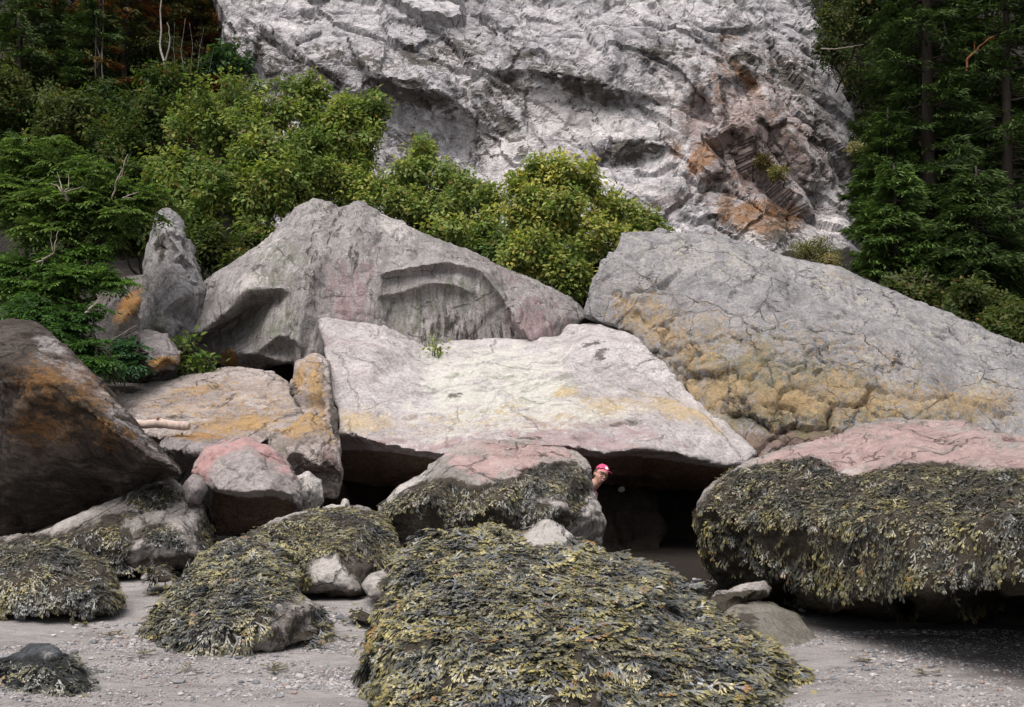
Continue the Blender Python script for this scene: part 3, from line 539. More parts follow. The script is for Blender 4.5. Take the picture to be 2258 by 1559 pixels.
M_slab = rock_mat('pale_lavender_rock', (0.31, 0.285, 0.285), (0.49, 0.455, 0.455), (0.62, 0.585, 0.58), 7, (0.8, 1.0, 1.2), 0.6, 0.45, 0.9, 0.9, 0.7, 0.4, 0.75, orange=(0.60, 0.44, 0.21), orange2=(0.55, 0.44, 0.28), pale=(0.68, 0.67, 0.615), pink=(0.37, 0.27, 0.27), stain_and_shade=(0.08, 0.075, 0.07), brown=(0.17, 0.115, 0.075))
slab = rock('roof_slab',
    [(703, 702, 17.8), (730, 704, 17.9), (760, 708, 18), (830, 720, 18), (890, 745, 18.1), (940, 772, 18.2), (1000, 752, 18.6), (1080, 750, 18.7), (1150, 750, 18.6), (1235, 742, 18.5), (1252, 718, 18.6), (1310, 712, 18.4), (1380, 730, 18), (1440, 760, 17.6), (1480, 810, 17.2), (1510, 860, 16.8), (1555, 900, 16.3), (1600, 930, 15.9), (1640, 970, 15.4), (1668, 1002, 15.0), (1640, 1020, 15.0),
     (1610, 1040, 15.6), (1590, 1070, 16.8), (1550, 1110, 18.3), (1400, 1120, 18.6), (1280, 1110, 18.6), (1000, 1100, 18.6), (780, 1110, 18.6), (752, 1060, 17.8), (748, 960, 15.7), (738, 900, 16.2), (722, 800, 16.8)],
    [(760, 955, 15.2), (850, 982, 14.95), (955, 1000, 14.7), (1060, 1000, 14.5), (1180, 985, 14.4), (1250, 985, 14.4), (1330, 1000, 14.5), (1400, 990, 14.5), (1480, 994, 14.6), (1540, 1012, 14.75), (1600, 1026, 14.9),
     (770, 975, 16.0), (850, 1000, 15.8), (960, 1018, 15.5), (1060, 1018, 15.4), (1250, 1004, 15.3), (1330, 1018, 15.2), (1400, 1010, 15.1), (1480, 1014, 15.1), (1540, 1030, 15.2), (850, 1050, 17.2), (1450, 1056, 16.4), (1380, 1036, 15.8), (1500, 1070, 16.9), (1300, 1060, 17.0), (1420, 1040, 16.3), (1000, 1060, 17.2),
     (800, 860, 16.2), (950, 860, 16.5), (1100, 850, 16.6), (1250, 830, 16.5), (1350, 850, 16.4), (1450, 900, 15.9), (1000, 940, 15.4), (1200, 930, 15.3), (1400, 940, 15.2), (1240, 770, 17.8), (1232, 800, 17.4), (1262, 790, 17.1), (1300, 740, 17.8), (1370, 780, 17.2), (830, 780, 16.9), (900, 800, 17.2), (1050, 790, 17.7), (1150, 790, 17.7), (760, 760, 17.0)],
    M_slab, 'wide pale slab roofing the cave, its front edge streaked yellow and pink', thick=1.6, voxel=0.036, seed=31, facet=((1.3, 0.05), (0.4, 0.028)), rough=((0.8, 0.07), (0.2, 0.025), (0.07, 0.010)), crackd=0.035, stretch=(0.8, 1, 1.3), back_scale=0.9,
    marks=[('w', [(930, 770), (1230, 750), (1240, 830), (1420, 900), (1300, 960), (1000, 980), (900, 920)], 110, .95), ('o', [(760, 910), (860, 920), (1000, 900), (1180, 905), (1300, 880), (1420, 885), (1560, 905), (1620, 945), (1450, 925), (1250, 950), (1050, 955), (900, 968), (760, 955)], 70, .5), ('o', 800, 930, 90, 34, 5, .8), ('o', 960, 925, 50, 16, 0, .6), ('o', 1120, 905, 60, 24, -8, .55), ('o', 1330, 895, 70, 26, 10, .8), ('o', 1480, 900, 90, 26, 20, .85), ('o', 1245, 865, 40, 16, 0, .9), ('o', 1560, 930, 60, 12, 38, 1.0), ('o', 1430, 895, 110, 14, 10, .7),
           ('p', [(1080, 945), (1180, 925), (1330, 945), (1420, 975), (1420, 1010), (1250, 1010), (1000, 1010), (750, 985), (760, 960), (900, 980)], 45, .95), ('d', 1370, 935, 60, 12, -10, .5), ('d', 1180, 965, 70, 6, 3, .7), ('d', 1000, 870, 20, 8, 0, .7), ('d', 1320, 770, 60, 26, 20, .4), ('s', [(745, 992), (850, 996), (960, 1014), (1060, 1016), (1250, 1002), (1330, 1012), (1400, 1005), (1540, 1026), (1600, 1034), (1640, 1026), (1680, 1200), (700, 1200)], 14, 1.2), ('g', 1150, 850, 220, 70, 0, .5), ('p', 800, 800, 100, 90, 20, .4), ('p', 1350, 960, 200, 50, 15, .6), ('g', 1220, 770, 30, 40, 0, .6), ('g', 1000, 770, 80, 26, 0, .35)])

M_tan = rock_mat('tan_lichened_rock', (0.20, 0.175, 0.165), (0.40, 0.345, 0.32), (0.55, 0.495, 0.47), 8, (0.7, 1.0, 1.5), 1.2, 0.8, orange=(0.56, 0.35, 0.12), orange2=(0.47, 0.31, 0.16), stain_and_shade=(0.07, 0.062, 0.06), pink=(0.32, 0.23, 0.22))
rock('upright_lichened_rock', [(640, 850, 16.4), (652, 795, 16.5), (700, 780, 16.5), (724, 800, 16.4), (740, 900, 15.9), (756, 985, 15.5), (735, 1000, 15.5), (700, 960, 15.6), (665, 900, 15.9)], [(690, 860, 15.9), (715, 940, 15.6), (672, 830, 16.2), (722, 860, 16.05)], M_tan,
     'upright rock face streaked orange, wedged under the left end of the pale slab', thick=1.0, voxel=0.03, seed=41, stretch=(2.0, 1, 0.5), marks=[('o', 695, 860, 26, 100, -8, .85), ('o', 662, 830, 16, 50, 15, .9), ('d', 738, 930, 12, 90, -6, .9), ('g', 725, 850, 24, 70, -5, .6), ('d', 650, 870, 14, 30, 0, .7)])
rock('tan_ledge', [(215, 870, 16.6), (240, 848, 17.0), (300, 845, 17.2), (360, 842, 17.4), (410, 830, 17.5), (500, 813, 17.9), (600, 822, 17.8), (640, 850, 17.1), (662, 890, 16.4), (700, 905, 15.6), (700, 935, 15.2), (640, 948, 14.9), (600, 962, 14.9), (560, 990, 14.8), (500, 975, 14.8), (420, 962, 14.9), (350, 968, 15.2), (290, 960, 15.6), (235, 905, 16.1)],
     [(400, 875, 16.5), (500, 865, 16.7), (450, 925, 15.6), (600, 900, 16.2), (330, 890, 16.3), (540, 900, 15.9), (420, 945, 15.1), (560, 925, 15.5)], M_tan, 'broad tan ledge of rock blotched with orange lichen, holding the driftwood', thick=1.8, voxel=0.034, seed=42, facet=((0.9, 0.06), (0.35, 0.05)), rough=((0.6, 0.05), (0.12, 0.014)), crackd=0.05, stretch=(0.7, 1, 1.8),
     marks=[('o', [(230, 880), (420, 850), (500, 825), (620, 835), (690, 910), (600, 960), (450, 970), (330, 930)], 90, .45), ('o', 520, 935, 140, 30, -8, .8), ('o', 440, 860, 120, 20, -10, .6), ('w', 560, 885, 80, 20, 0, .7), ('w', 400, 920, 120, 20, 5, .6), ('d', 260, 858, 70, 12, 0, .9), ('d', 380, 920, 60, 10, 0, .5)])
rock('block_boulder', [(345, 985, 14.6), (370, 960, 14.8), (440, 952, 15.0), (500, 963, 14.9), (528, 985, 14.6), (524, 1060, 15.0), (400, 1075, 15.0), (372, 1040, 14.8)], [(395, 992, 14.25), (430, 1000, 14.15), (480, 995, 14.3), (405, 1014, 14.9), (440, 1016, 14.9), (490, 1012, 14.8), (440, 970, 14.5)], M_small,
     'dark grey block with a flat front, under the tan ledge behind the pink boulder', thick=0.8, voxel=0.028, seed=43, facet=((0.5, 0.05), (0.2, 0.02)), marks=[('o', 450, 960, 90, 14, 0, .9), ('g', 360, 990, 20, 30, 0, .5)])
rock('orange_topped_boulder', [(585, 1000, 14.4), (600, 955, 14.7), (640, 942, 14.8), (660, 918, 15.0), (685, 903, 15.1), (720, 930, 14.9), (745, 980, 14.5), (756, 1040, 14.2), (742, 1095, 14.4), (690, 1095, 14.6), (655, 1050, 14.5), (620, 1030, 14.4)], [(660, 960, 14.4), (700, 960, 14.4), (720, 1010, 14.1), (670, 1000, 14.3), (640, 1000, 14.2), (700, 1030, 14.1), (690, 1045, 14.5), (655, 1020, 14.5), (625, 980, 14.4)], M_tan,
     'dark boulder capped with orange lichen, left of the dark hollow beneath the slab', thick=0.9, voxel=0.028, seed=44, facet=((0.45, 0.06), (0.2, 0.025)), crackd=0.05, marks=[('o', [(600, 950), (685, 900), (730, 935), (745, 985), (700, 955), (640, 970)], 30, 1.0), ('d', 690, 1040, 90, 50, 30, .55), ('g', 620, 980, 40, 40, 0, .7), ('p', 730, 1010, 20, 60, -20, .8)])
M_leftb = rock_mat('dark_rust_rock', (0.026, 0.020, 0.016), (0.064, 0.050, 0.041), (0.15, 0.128, 0.118), 9, (0.7, 1, 1.7), 1.0, 0.9, orange=(0.30, 0.15, 0.045), orange2=(0.20, 0.11, 0.045), pale=(0.42, 0.39, 0.39), stain_and_shade=(0.03, 0.026, 0.022))
rock('leaning_boulder', [(-90, 700, 14.2), (75, 716, 13.7), (110, 738, 13.6), (180, 800, 13.4), (260, 890, 13.0), (330, 968, 12.7), (396, 1033, 12.3), (402, 1048, 12.3), (360, 1044, 12.9), (335, 1062, 13.3), (250, 1102, 14.3), (150, 1142, 14.7), (70, 1170, 15.0), (-120, 1215, 15.2)],
     [(75, 815, 12.7), (130, 848, 12.45), (200, 908, 12.3), (262, 955, 12.2), (340, 1014, 12.15), (-60, 790, 13.0), (100, 1000, 13.3), (200, 1010, 13.0), (280, 1050, 13.1), (150, 1080, 14.0), (40, 900, 12.9), (20, 1090, 14.1), (260, 1000, 12.6)], M_leftb,
     'big dark leaning boulder with rust lichen and an undercut face, at left edge', thick=1.8, voxel=0.033, seed=51, creases=[(0, 1), (1, 2), (2, 3), (3, 4)], facet=((1.0, 0.06), (0.35, 0.03)), rough=((0.6, 0.04), (0.14, 0.016)), crackd=0.03, stretch=(0.8, 1, 1.5),
     marks=[('o', 140, 870, 130, 80, 30, .85), ('o', 100, 940, 110, 70, 0, .7), ('o', 230, 960, 70, 40, 40, .6), ('o', 225, 925, 40, 16, 40, 1.0), ('o', 290, 960, 40, 10, 42, .7), ('w', [(70, 720), (110, 738), (270, 890), (400, 1035), (390, 1050), (250, 935), (130, 830), (70, 800)], 30, .75), ('d', 150, 900, 110, 50, 20, .7), ('d', 250, 980, 60, 40, 40, .5), ('d', 150, 1060, 200, 60, -20, .75), ('d', 60, 1120, 100, 60, 0, .9), ('p', 300, 1000, 60, 40, 30, .3)])  # d also paints shade on the undercut face, w brightens the top strip
M_pink = rock_mat('pink_grey_rock', (0.22, 0.20, 0.195), (0.36, 0.325, 0.32), (0.47, 0.43, 0.42), 10, (1, 1, 1), 1.2, 0.6, pink=(0.55, 0.32, 0.31), stain_and_shade=(0.05, 0.042, 0.032))
rock('pink_boulder', [(420, 1032, 13.2), (450, 990, 13.4), (500, 968, 13.6), (550, 965, 13.6), (600, 985, 13.5), (640, 1025, 13.3), (666, 1080, 13.1), (664, 1115, 13.0), (630, 1140, 13.1), (560, 1172, 13.4), (480, 1180, 13.5), (458, 1120, 13.2), (424, 1062, 13.2)],
     [(490, 1020, 12.9), (560, 1000, 13.0), (600, 1060, 12.65), (478, 1078, 12.65), (540, 1086, 12.55), (590, 1080, 12.55), (640, 1090, 12.75), (478, 1098, 13.15), (545, 1106, 13.1), (600, 1110, 13.0), (455, 1040, 12.95)], M_pink,
     'rounded boulder with a salmon pink top and grey front', thick=1.0, voxel=0.025, seed=52, facet=((0.55, 0.05), (0.22, 0.018)), rough=((0.3, 0.03), (0.08, 0.009)), crackd=0.025,
     marks=[('p', [(420, 1040), (450, 985), (550, 955), (610, 980), (660, 1060), (620, 1045), (590, 1020), (530, 1000), (480, 1010), (450, 1060)], 40, 1.1), ('s', [(470, 1086), (545, 1098), (610, 1096), (650, 1120), (600, 1200), (450, 1200)], 16, 1.1), ('d', 640, 1120, 30, 20, 0, .7), ('w', 540, 1050, 60, 30, 0, .35)])

M_white = rock_mat('white_barnacled_rock', (0.30, 0.28, 0.26), (0.50, 0.475, 0.45), (0.66, 0.63, 0.60), 12, (1, 1, 1), 1.5, 0.5)
rock('white_rock', [(648, 1050, 13.9), (680, 1038, 14.0), (706, 1060, 13.9), (716, 1100, 13.8), (690, 1128, 13.7), (655, 1115, 13.7)], [(682, 1080, 13.6)], M_white, 'small whitish rock tucked against the right of the pink boulder', 'rock', thick=0.4, voxel=0.022, seed=61, facet=((0.25, 0.03),), marks=[('d', 690, 1110, 20, 6, 10, .6)])
rock('round_stone', [(404, 1072, 12.9), (425, 1051, 12.95), (448, 1054, 12.95), (457, 1085, 12.9), (442, 1114, 12.8), (412, 1108, 12.8)], [(430, 1080, 12.65)], M_small, 'small round lavender stone leaning on the left of the pink boulder', 'rock', thick=0.3, voxel=0.022, seed=62, facet=((0.25, 0.02),), crackd=0)
rock('flat_stone', [(708, 1122, 12.75), (735, 1110, 12.85), (778, 1114, 12.8), (776, 1134, 12.6), (730, 1140, 12.6)], [(740, 1124, 12.62)], M_white, 'flat white stone lying at the mouth of the left hollow', 'rock', thick=0.3, voxel=0.02, seed=63, facet=((0.2, 0.02),), crackd=0)
rock('pointed_stone', [(746, 1124, 13.1), (756, 1100, 13.15), (766, 1098, 13.15), (774, 1124, 13.1)], [(762, 1113, 13.0)], M_white, 'little pointed stone standing in the left hollow behind the flat white stone', 'rock', thick=0.2, voxel=0.02, seed=64, facet=((0.2, 0.02),), crackd=0)
rock('pale_pebble', [(1365, 1081, 15.8), (1367, 1076, 15.8), (1374, 1075, 15.8), (1376, 1080, 15.8), (1370, 1083, 15.8)], [(1370, 1078, 15.75)], M_white, 'pale pebble on a shadowed ledge to the right of the peeking person', 'pebble', thick=0.05, voxel=0.006, seed=65, facet=((0.1, 0.004),), rough=((0.06, 0.003),), crackd=0)

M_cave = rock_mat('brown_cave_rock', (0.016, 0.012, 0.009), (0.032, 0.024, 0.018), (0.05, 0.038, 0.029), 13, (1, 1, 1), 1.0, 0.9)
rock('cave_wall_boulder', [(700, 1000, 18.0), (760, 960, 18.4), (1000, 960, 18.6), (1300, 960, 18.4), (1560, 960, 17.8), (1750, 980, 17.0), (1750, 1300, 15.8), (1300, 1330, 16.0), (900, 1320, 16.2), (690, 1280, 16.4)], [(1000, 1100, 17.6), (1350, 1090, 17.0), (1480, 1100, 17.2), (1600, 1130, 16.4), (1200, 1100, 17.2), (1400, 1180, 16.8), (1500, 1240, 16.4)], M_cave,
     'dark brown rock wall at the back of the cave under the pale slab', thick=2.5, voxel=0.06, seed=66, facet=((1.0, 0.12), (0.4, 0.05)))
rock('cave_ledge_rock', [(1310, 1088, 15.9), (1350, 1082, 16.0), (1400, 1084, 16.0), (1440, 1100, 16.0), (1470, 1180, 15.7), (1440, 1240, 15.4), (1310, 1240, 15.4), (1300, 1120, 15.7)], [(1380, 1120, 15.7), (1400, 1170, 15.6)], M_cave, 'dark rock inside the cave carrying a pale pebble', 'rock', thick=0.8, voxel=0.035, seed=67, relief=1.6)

# ---------------------------------------------------------------- weed covered boulders of the shore
M_weedrock = rock_mat('shore_rock', (0.17, 0.155, 0.14), (0.32, 0.295, 0.275), (0.48, 0.445, 0.42), 14, (1, 1, 1), 1.3, 0.6, pink=(0.50, 0.35, 0.335), pale=(0.62, 0.585, 0.56), brown=(0.036, 0.030, 0.020), stain_and_shade=(0.04, 0.034, 0.026), orange=(0.4, 0.2, .08))
mid = rock('sheltering_boulder',
    [(832, 1118, 12.7), (880, 1070, 12.9), (930, 1040, 13.1), (965, 1008, 13.2), (1000, 985, 13.3), (1045, 966, 13.4), (1120, 970, 13.5), (1230, 984, 13.4), (1275, 998, 13.3), (1298, 1026, 13.1), (1304, 1070, 13.0), (1322, 1110, 12.9), (1337, 1150, 12.8), (1322, 1210, 12.8), (1250, 1250, 12.7), (1000, 1260, 12.6), (900, 1225, 12.6), (855, 1165, 12.5)],
    [(1000, 1050, 12.5), (1150, 1030, 12.5), (1265, 1055, 12.5), (950, 1100, 12.15), (1100, 1110, 12.1), (1240, 1120, 12.15), (1300, 1140, 12.4), (1000, 1150, 12.25), (1150, 1160, 12.2), (1000, 1205, 12.55), (1150, 1205, 12.5), (1250, 1190, 12.3), (1100, 1000, 13.0), (1230, 1020, 12.75), (880, 1120, 12.4)], M_weedrock,
    'pink topped boulder with a skirt of dark seaweed, hiding the person in the cap', thick=0.55, voxel=0.027, seed=71, facet=((0.7, 0.06), (0.28, 0.028)), rough=((0.4, 0.045), (0.1, 0.012)), crackd=0.035,
    marks=[('p', [(980, 1000), (1045, 960), (1240, 975), (1280, 1000), (1200, 1035), (1080, 1060), (990, 1040)], 40, 1.0), ('w', 900, 1070, 80, 22, -35, .9), ('w', 1295, 1090, 30, 80, 10, 1.0), ('w', 1200, 1090, 40, 18, 0, .8), ('s', 1200, 1140, 90, 50, 0, .75), ('s', 1270, 1090, 30, 60, 0, .8), ('d', 1160, 1000, 120, 16, 5, .35),
           ('s', [(850, 1110), (930, 1065), (985, 1055), (1060, 1072), (1120, 1058), (1200, 1022), (1265, 1020), (1300, 1070), (1290, 1100), (1180, 1095), (1150, 1130), (1240, 1160), (1280, 1200), (1240, 1260), (1000, 1270), (890, 1230), (850, 1160)], 40, 1.2)])
weedb = rock('seaweed_boulder',
    [(1540, 1110, 11.0), (1568, 1072, 11.2), (1640, 1022, 11.6), (1700, 1000, 11.8), (1800, 966, 12.2), (1840, 972, 12.1), (1900, 940, 12.4), (1960, 925, 12.5), (2050, 929, 12.4), (2130, 934, 12.3), (2185, 955, 11.8), (2330, 985, 10.9), (2560, 1060, 8.8), (2620, 1300, 7.4), (2600, 1480, 9.2),
     (2200, 1410, 10.9), (2000, 1395, 11.0), (1830, 1375, 11.1), (1745, 1350, 11.2), (1620, 1320, 11.4), (1560, 1240, 11.2), (1536, 1160, 11.1)],
    [(1650, 1045, 10.9), (1800, 1022, 10.9), (1850, 1045, 10.6), (2000, 1025, 10.3), (2180, 1030, 9.9), (2330, 1060, 9.2), (1650, 1150, 10.3), (1800, 1150, 9.6), (1950, 1150, 8.9), (2100, 1150, 8.4), (2300, 1150, 7.8), (1740, 1270, 10.1), (1900, 1260, 9.1), (2050, 1250, 8.4), (2200, 1255, 8.0), (2400, 1260, 7.3),
     (1760, 1318, 10.2), (1850, 1325, 9.4), (1950, 1312, 8.8), (2050, 1294, 8.35), (2200, 1284, 7.95), (2400, 1290, 7.35), (1850, 1352, 10.8), (2000, 1335, 10.7), (2200, 1318, 10.4), (2400, 1330, 9.6), (1850, 990, 11.6), (2000, 965, 11.7), (2060, 975, 11.6), (2080, 985, 11.4)], M_weedrock,
    'huge boulder thick with dark seaweed below a pink top, on the right', thick=1.5, voxel=0.032, seed=72, facet=((0.8, 0.07), (0.3, 0.035)), rough=((0.5, 0.06), (0.12, 0.014)), crackd=0.045,
    marks=[('p', [(1640, 1015), (1800, 950), (2050, 915), (2260, 960), (2500, 1000), (2500, 1060), (2180, 1030), (2000, 1030), (1850, 1050), (1700, 1030)], 40, 1.0), ('w', 1875, 1020, 40, 40, 20, 1.1), ('w', 1700, 1000, 60, 10, -20, .4), ('d', 2075, 975, 40, 14, 10, .6), ('d', 2000, 1010, 160, 8, -5, .35), ('w', 1650, 1140, 50, 24, 0, .3),
           ('d', 1700, 1280, 160, 90, 20, .6), ('d', 1880, 1290, 160, 60, 0, .6), ('s', [(1530, 1120), (1620, 1040), (1700, 1020), (1800, 1010), (1850, 1045), (1880, 1050), (2000, 1022), (2100, 1020), (2160, 1040), (2300, 1030), (2540, 1060), (2540, 1440), (1540, 1440)], 30, 1.15)])
front = rock('front_seaweed_boulder',
    [(822, 1440, 8.3), (846, 1370, 8.6), (880, 1300, 9), (890, 1235, 9.5), (935, 1190, 9.9), (1000, 1172, 10.0), (1080, 1165, 10.1), (1145, 1178, 10.1), (1200, 1150, 10.1), (1225, 1158, 10.05), (1270, 1190, 9.95), (1310, 1215, 9.9), (1440, 1252, 9.8), (1500, 1285, 9.7), (1540, 1328, 9.4), (1600, 1380, 9.1), (1700, 1428, 8.7), (1765, 1495, 8.2), (1800, 1570, 7.8), (1790, 1680, 7.3), (1500, 1790, 6.9), (1100, 1800, 6.8), (850, 1740, 7.0), (822, 1620, 7.5), (815, 1510, 8.0)],
    [(1000, 1235, 9.2), (1150, 1245, 9.05), (1300, 1275, 8.95), (950, 1335, 8.4), (1100, 1335, 8.2), (1250, 1355, 8.15), (1400, 1355, 8.3), (1000, 1440, 7.6), (1200, 1450, 7.45), (1400, 1450, 7.6), (1600, 1465, 7.9), (900, 1440, 7.8), (1215, 1190, 9.6), (1000, 1600, 7.0), (1300, 1600, 6.95), (1550, 1600, 7.2), (870, 1560, 7.4)], M_weedrock,
    'nearest mound of rock smothered in yellow tipped seaweed, a white bare patch on top', thick=1.2, voxel=0.028, seed=73, facet=((0.6, 0.05), (0.25, 0.03)), rough=((0.4, 0.06), (0.1, 0.012)), crackd=0.02,
    marks=[('w', [(1150, 1185), (1200, 1140), (1230, 1150), (1275, 1185), (1240, 1205), (1170, 1210)], 20, 1.3), ('w', 1010, 1185, 40, 10, 10, .6), ('p', 965, 1230, 30, 14, 20, .9), ('s', [(780, 1440), (870, 1290), (930, 1180), (1080, 1155), (1150, 1180), (1165, 1205), (1240, 1205), (1270, 1180), (1440, 1240), (1600, 1370), (1840, 1520), (1840, 1700), (760, 1700)], 26, 1.2)])
left_back = rock('patchy_seaweed_boulder',
    [(-80, 1200, 12.5), (75, 1182, 12.6), (120, 1155, 12.8), (200, 1116, 13), (270, 1100, 13.1), (330, 1066, 13.2), (370, 1054, 13.2), (410, 1080, 13.1), (450, 1112, 13.0), (464, 1160, 12.9), (474, 1205, 12.7), (450, 1245, 12.3), (300, 1262, 12.2), (180, 1270, 12.1), (60, 1270, 12.0), (-80, 1260, 12.0)],
    [(200, 1175, 12.35), (330, 1140, 12.5), (400, 1175, 12.25), (100, 1215, 12.2), (300, 1210, 12.1), (180, 1140, 12.7), (420, 1215, 12.2)], M_weedrock,
    'low boulder patched with dark seaweed and bare grey rock, under the leaning boulder', thick=0.8, voxel=0.027, seed=74, facet=((0.6, 0.06), (0.25, 0.03)), crackd=0.04,
    marks=[('w', 170, 1130, 80, 26, -25, .9), ('w', 380, 1070, 50, 20, 20, .8), ('g', 170, 1140, 70, 26, -25, .5), ('w', 420, 1130, 40, 60, 0, .5), ('w', 340, 1215, 60, 20, 0, .6), ('d', 340, 1090, 50, 24, 0, .5),
           ('s', [(60, 1190), (150, 1170), (220, 1150), (270, 1160), (300, 1180), (330, 1150), (390, 1160), (400, 1200), (300, 1190), (290, 1230), (440, 1225), (440, 1260), (40, 1280)], 60, 1.05), ('s', [(-100, 1200), (70, 1180), (240, 1170), (260, 1250), (60, 1290), (-100, 1290)], 40, 1.0), ('s', 340, 1095, 80, 36, 0, .85), ('s', 455, 1180, 30, 60, 0, .9), ('s', 400, 1240, 80, 18, 0, 1.0), ('s', 250, 1150, 70, 30, -20, .7)])
left_front = rock('dark_seaweed_boulder',
    [(-110, 1225, 10.9), (30, 1212, 10.95), (100, 1203, 11.0), (170, 1225, 11.0), (230, 1248, 10.9), (256, 1285, 10.75), (258, 1322, 10.6), (240, 1346, 10.45), (150, 1352, 10.3), (40, 1352, 10.25), (-110, 1350, 10.25)],
    [(120, 1275, 10.45), (200, 1295, 10.45), (30, 1285, 10.35), (150, 1320, 10.3)], M_weedrock, 'rounded boulder wholly covered in dark seaweed, at the left edge of the sand', thick=0.7, voxel=0.027, seed=75, facet=((0.4, 0.03),), crackd=0,
    marks=[('s', [(-130, 1180), (300, 1180), (300, 1380), (-130, 1380)], 20, 1.2), ('d', 170, 1300, 120, 60, 0, .5)])
cl = rock('sloping_seaweed_boulder',
    [(318, 1388, 9.6), (345, 1350, 9.8), (395, 1292, 10.2), (442, 1236, 10.6), (490, 1200, 10.8), (560, 1178, 11.0), (615, 1205, 10.9), (648, 1255, 10.6), (665, 1305, 10.3), (712, 1345, 9.9), (722, 1372, 9.7), (700, 1412, 9.4), (620, 1432, 9.25), (520, 1444, 9.1), (425, 1452, 9.0), (380, 1425, 9.2)],
    [(480, 1300, 9.75), (560, 1280, 9.8), (450, 1380, 9.15), (560, 1375, 9.15), (640, 1345, 9.3), (610, 1330, 9.35), (640, 1395, 9.3), (400, 1370, 9.45)], M_weedrock,
    'sloping seaweed covered boulder standing alone on the grey sand, bare at its lower right', thick=0.9, voxel=0.025, seed=76, facet=((0.45, 0.045), (0.2, 0.02)), crackd=0.02,
    marks=[('w', 640, 1335, 50, 24, 20, .7), ('w', 652, 1275, 16, 26, 0, 1.0), ('s', [(290, 1390), (440, 1225), (560, 1165), (630, 1200), (640, 1260), (650, 1310), (600, 1330), (590, 1370), (560, 1400), (500, 1470), (360, 1460)], 24, 1.2), ('s', [(680, 1330), (730, 1350), (720, 1400), (690, 1380)], 16, .9), ('s', 690, 1400, 24, 20, 0, .8), ('d', 630, 1400, 70, 26, -5, .8), ('s', 640, 1360, 60, 20, 10, .4)])
clb = rock('facetted_seaweed_boulder',
    [(555, 1180, 11.7), (600, 1150, 11.9), (650, 1132, 12.1), (720, 1122, 12.3), (800, 1118, 12.4), (845, 1142, 12.3), (880, 1190, 12.0), (896, 1235, 11.7), (860, 1295, 11.4), (800, 1318, 11.25), (700, 1318, 11.15), (640, 1300, 11.3), (600, 1250, 11.5)],
    [(720, 1180, 11.55), (800, 1180, 11.5), (735, 1210, 11.15), (700, 1285, 10.95), (788, 1303, 11.0), (830, 1240, 11.35), (820, 1290, 11.3), (760, 1250, 11.05), (650, 1220, 11.4)], M_weedrock,
    'boulder with a pale triangular bare facet amid its seaweed, left of the nearest mound', thick=0.9, voxel=0.026, seed=77, facet=((0.45, 0.04), (0.2, 0.02)), crackd=0.02,
    marks=[('w', [(735, 1205), (790, 1300), (690, 1300), (690, 1250)], 24, 1.0), ('d', [(742, 1215), (860, 1240), (860, 1310), (795, 1310)], 30, .9), ('s', [(540, 1180), (720, 1110), (850, 1135), (900, 1240), (830, 1245), (740, 1210), (700, 1215), (670, 1250), (600, 1260)], 24, 1.2), ('s', [(830, 1240), (900, 1235), (870, 1300), (800, 1330), (690, 1320), (700, 1300), (800, 1300)], 20, .8), ('s', 660, 1270, 30, 40, 0, .9)])
M_wetrock = rock_mat('wet_blue_rock', (0.03, 0.033, 0.037), (0.075, 0.083, 0.092), (0.15, 0.165, 0.18), 15, (1.3, 1, 0.7), 1.0, 1.2, rough=0.45, brown=(0.022, 0.025, 0.027))
corner = rock('wet_corner_rock', [(20, 1450, 8.2), (70, 1424, 8.3), (112, 1420, 8.3), (150, 1444, 8.3), (180, 1478, 8.2), (205, 1515, 8.05), (190, 1570, 7.8), (-40, 1590, 7.8), (-60, 1480, 8.1)], [(100, 1470, 8.0), (140, 1510, 7.9), (50, 1500, 7.95)], M_wetrock, 'low wet blue black rock in the bottom left corner of the sand', 'rock', thick=0.6, voxel=0.02, seed=78, facet=((0.3, 0.04), (0.12, 0.02)), marks=[('w', 90, 1440, 30, 16, 0, .4), ('s', [(-60, 1450), (60, 1440), (110, 1445), (150, 1430), (220, 1500), (220, 1600), (-60, 1600)], 30, .75)])
rock('bar_shaped_rock', [(1560, 1322, 10.0), (1578, 1300, 10.1), (1618, 1295, 10.15), (1650, 1282, 10.2), (1688, 1276, 10.25), (1704, 1298, 10.2), (1692, 1316, 10.1), (1640, 1330, 10.0), (1600, 1352, 9.9), (1572, 1346, 9.95)], [(1620, 1312, 9.95), (1670, 1300, 10.0), (1600, 1322, 9.95), (1640, 1318, 9.9)], M_weedrock,
     'dark bar shaped rock with a pale upper edge, resting on the sandy rock', 'rock', thick=0.3, voxel=0.018, seed=79, facet=((0.18, 0.03), (0.08, 0.012)), crackd=0.01, marks=[('w', 1635, 1294, 18, 6, -20, 1.2), ('w', 1685, 1284, 16, 8, 0, .6), ('s', [(1550, 1318), (1620, 1304), (1690, 1300), (1700, 1330), (1600, 1370)], 12, 1.0), ('d', 1580, 1310, 20, 16, 0, .6)])
M_sandy = rock_mat('sandy_green_rock', (0.13, 0.125, 0.105), (0.23, 0.215, 0.185), (0.31, 0.29, 0.255), 16, (1, 1, 1), 0.3, 0.5)
rock('sandy_rock', [(1590, 1362, 9.75), (1630, 1336, 9.95), (1700, 1328, 10.05), (1760, 1352, 9.95), (1796, 1392, 9.7), (1815, 1428, 9.4), (1790, 1460, 9.15), (1720, 1450, 9.05), (1640, 1400, 9.2)], [(1680, 1370, 9.5), (1740, 1400, 9.4), (1700, 1345, 9.8)], M_sandy,
     'smooth sandy rock with a green tinge, beside the nearest mound', 'rock', thick=0.5, voxel=0.022, seed=80, facet=((0.4, 0.03),), crackd=0.0, marks=[('d', 1640, 1365, 40, 24, 20, .6), ('g', 1740, 1350, 50, 20, 20, .5)])
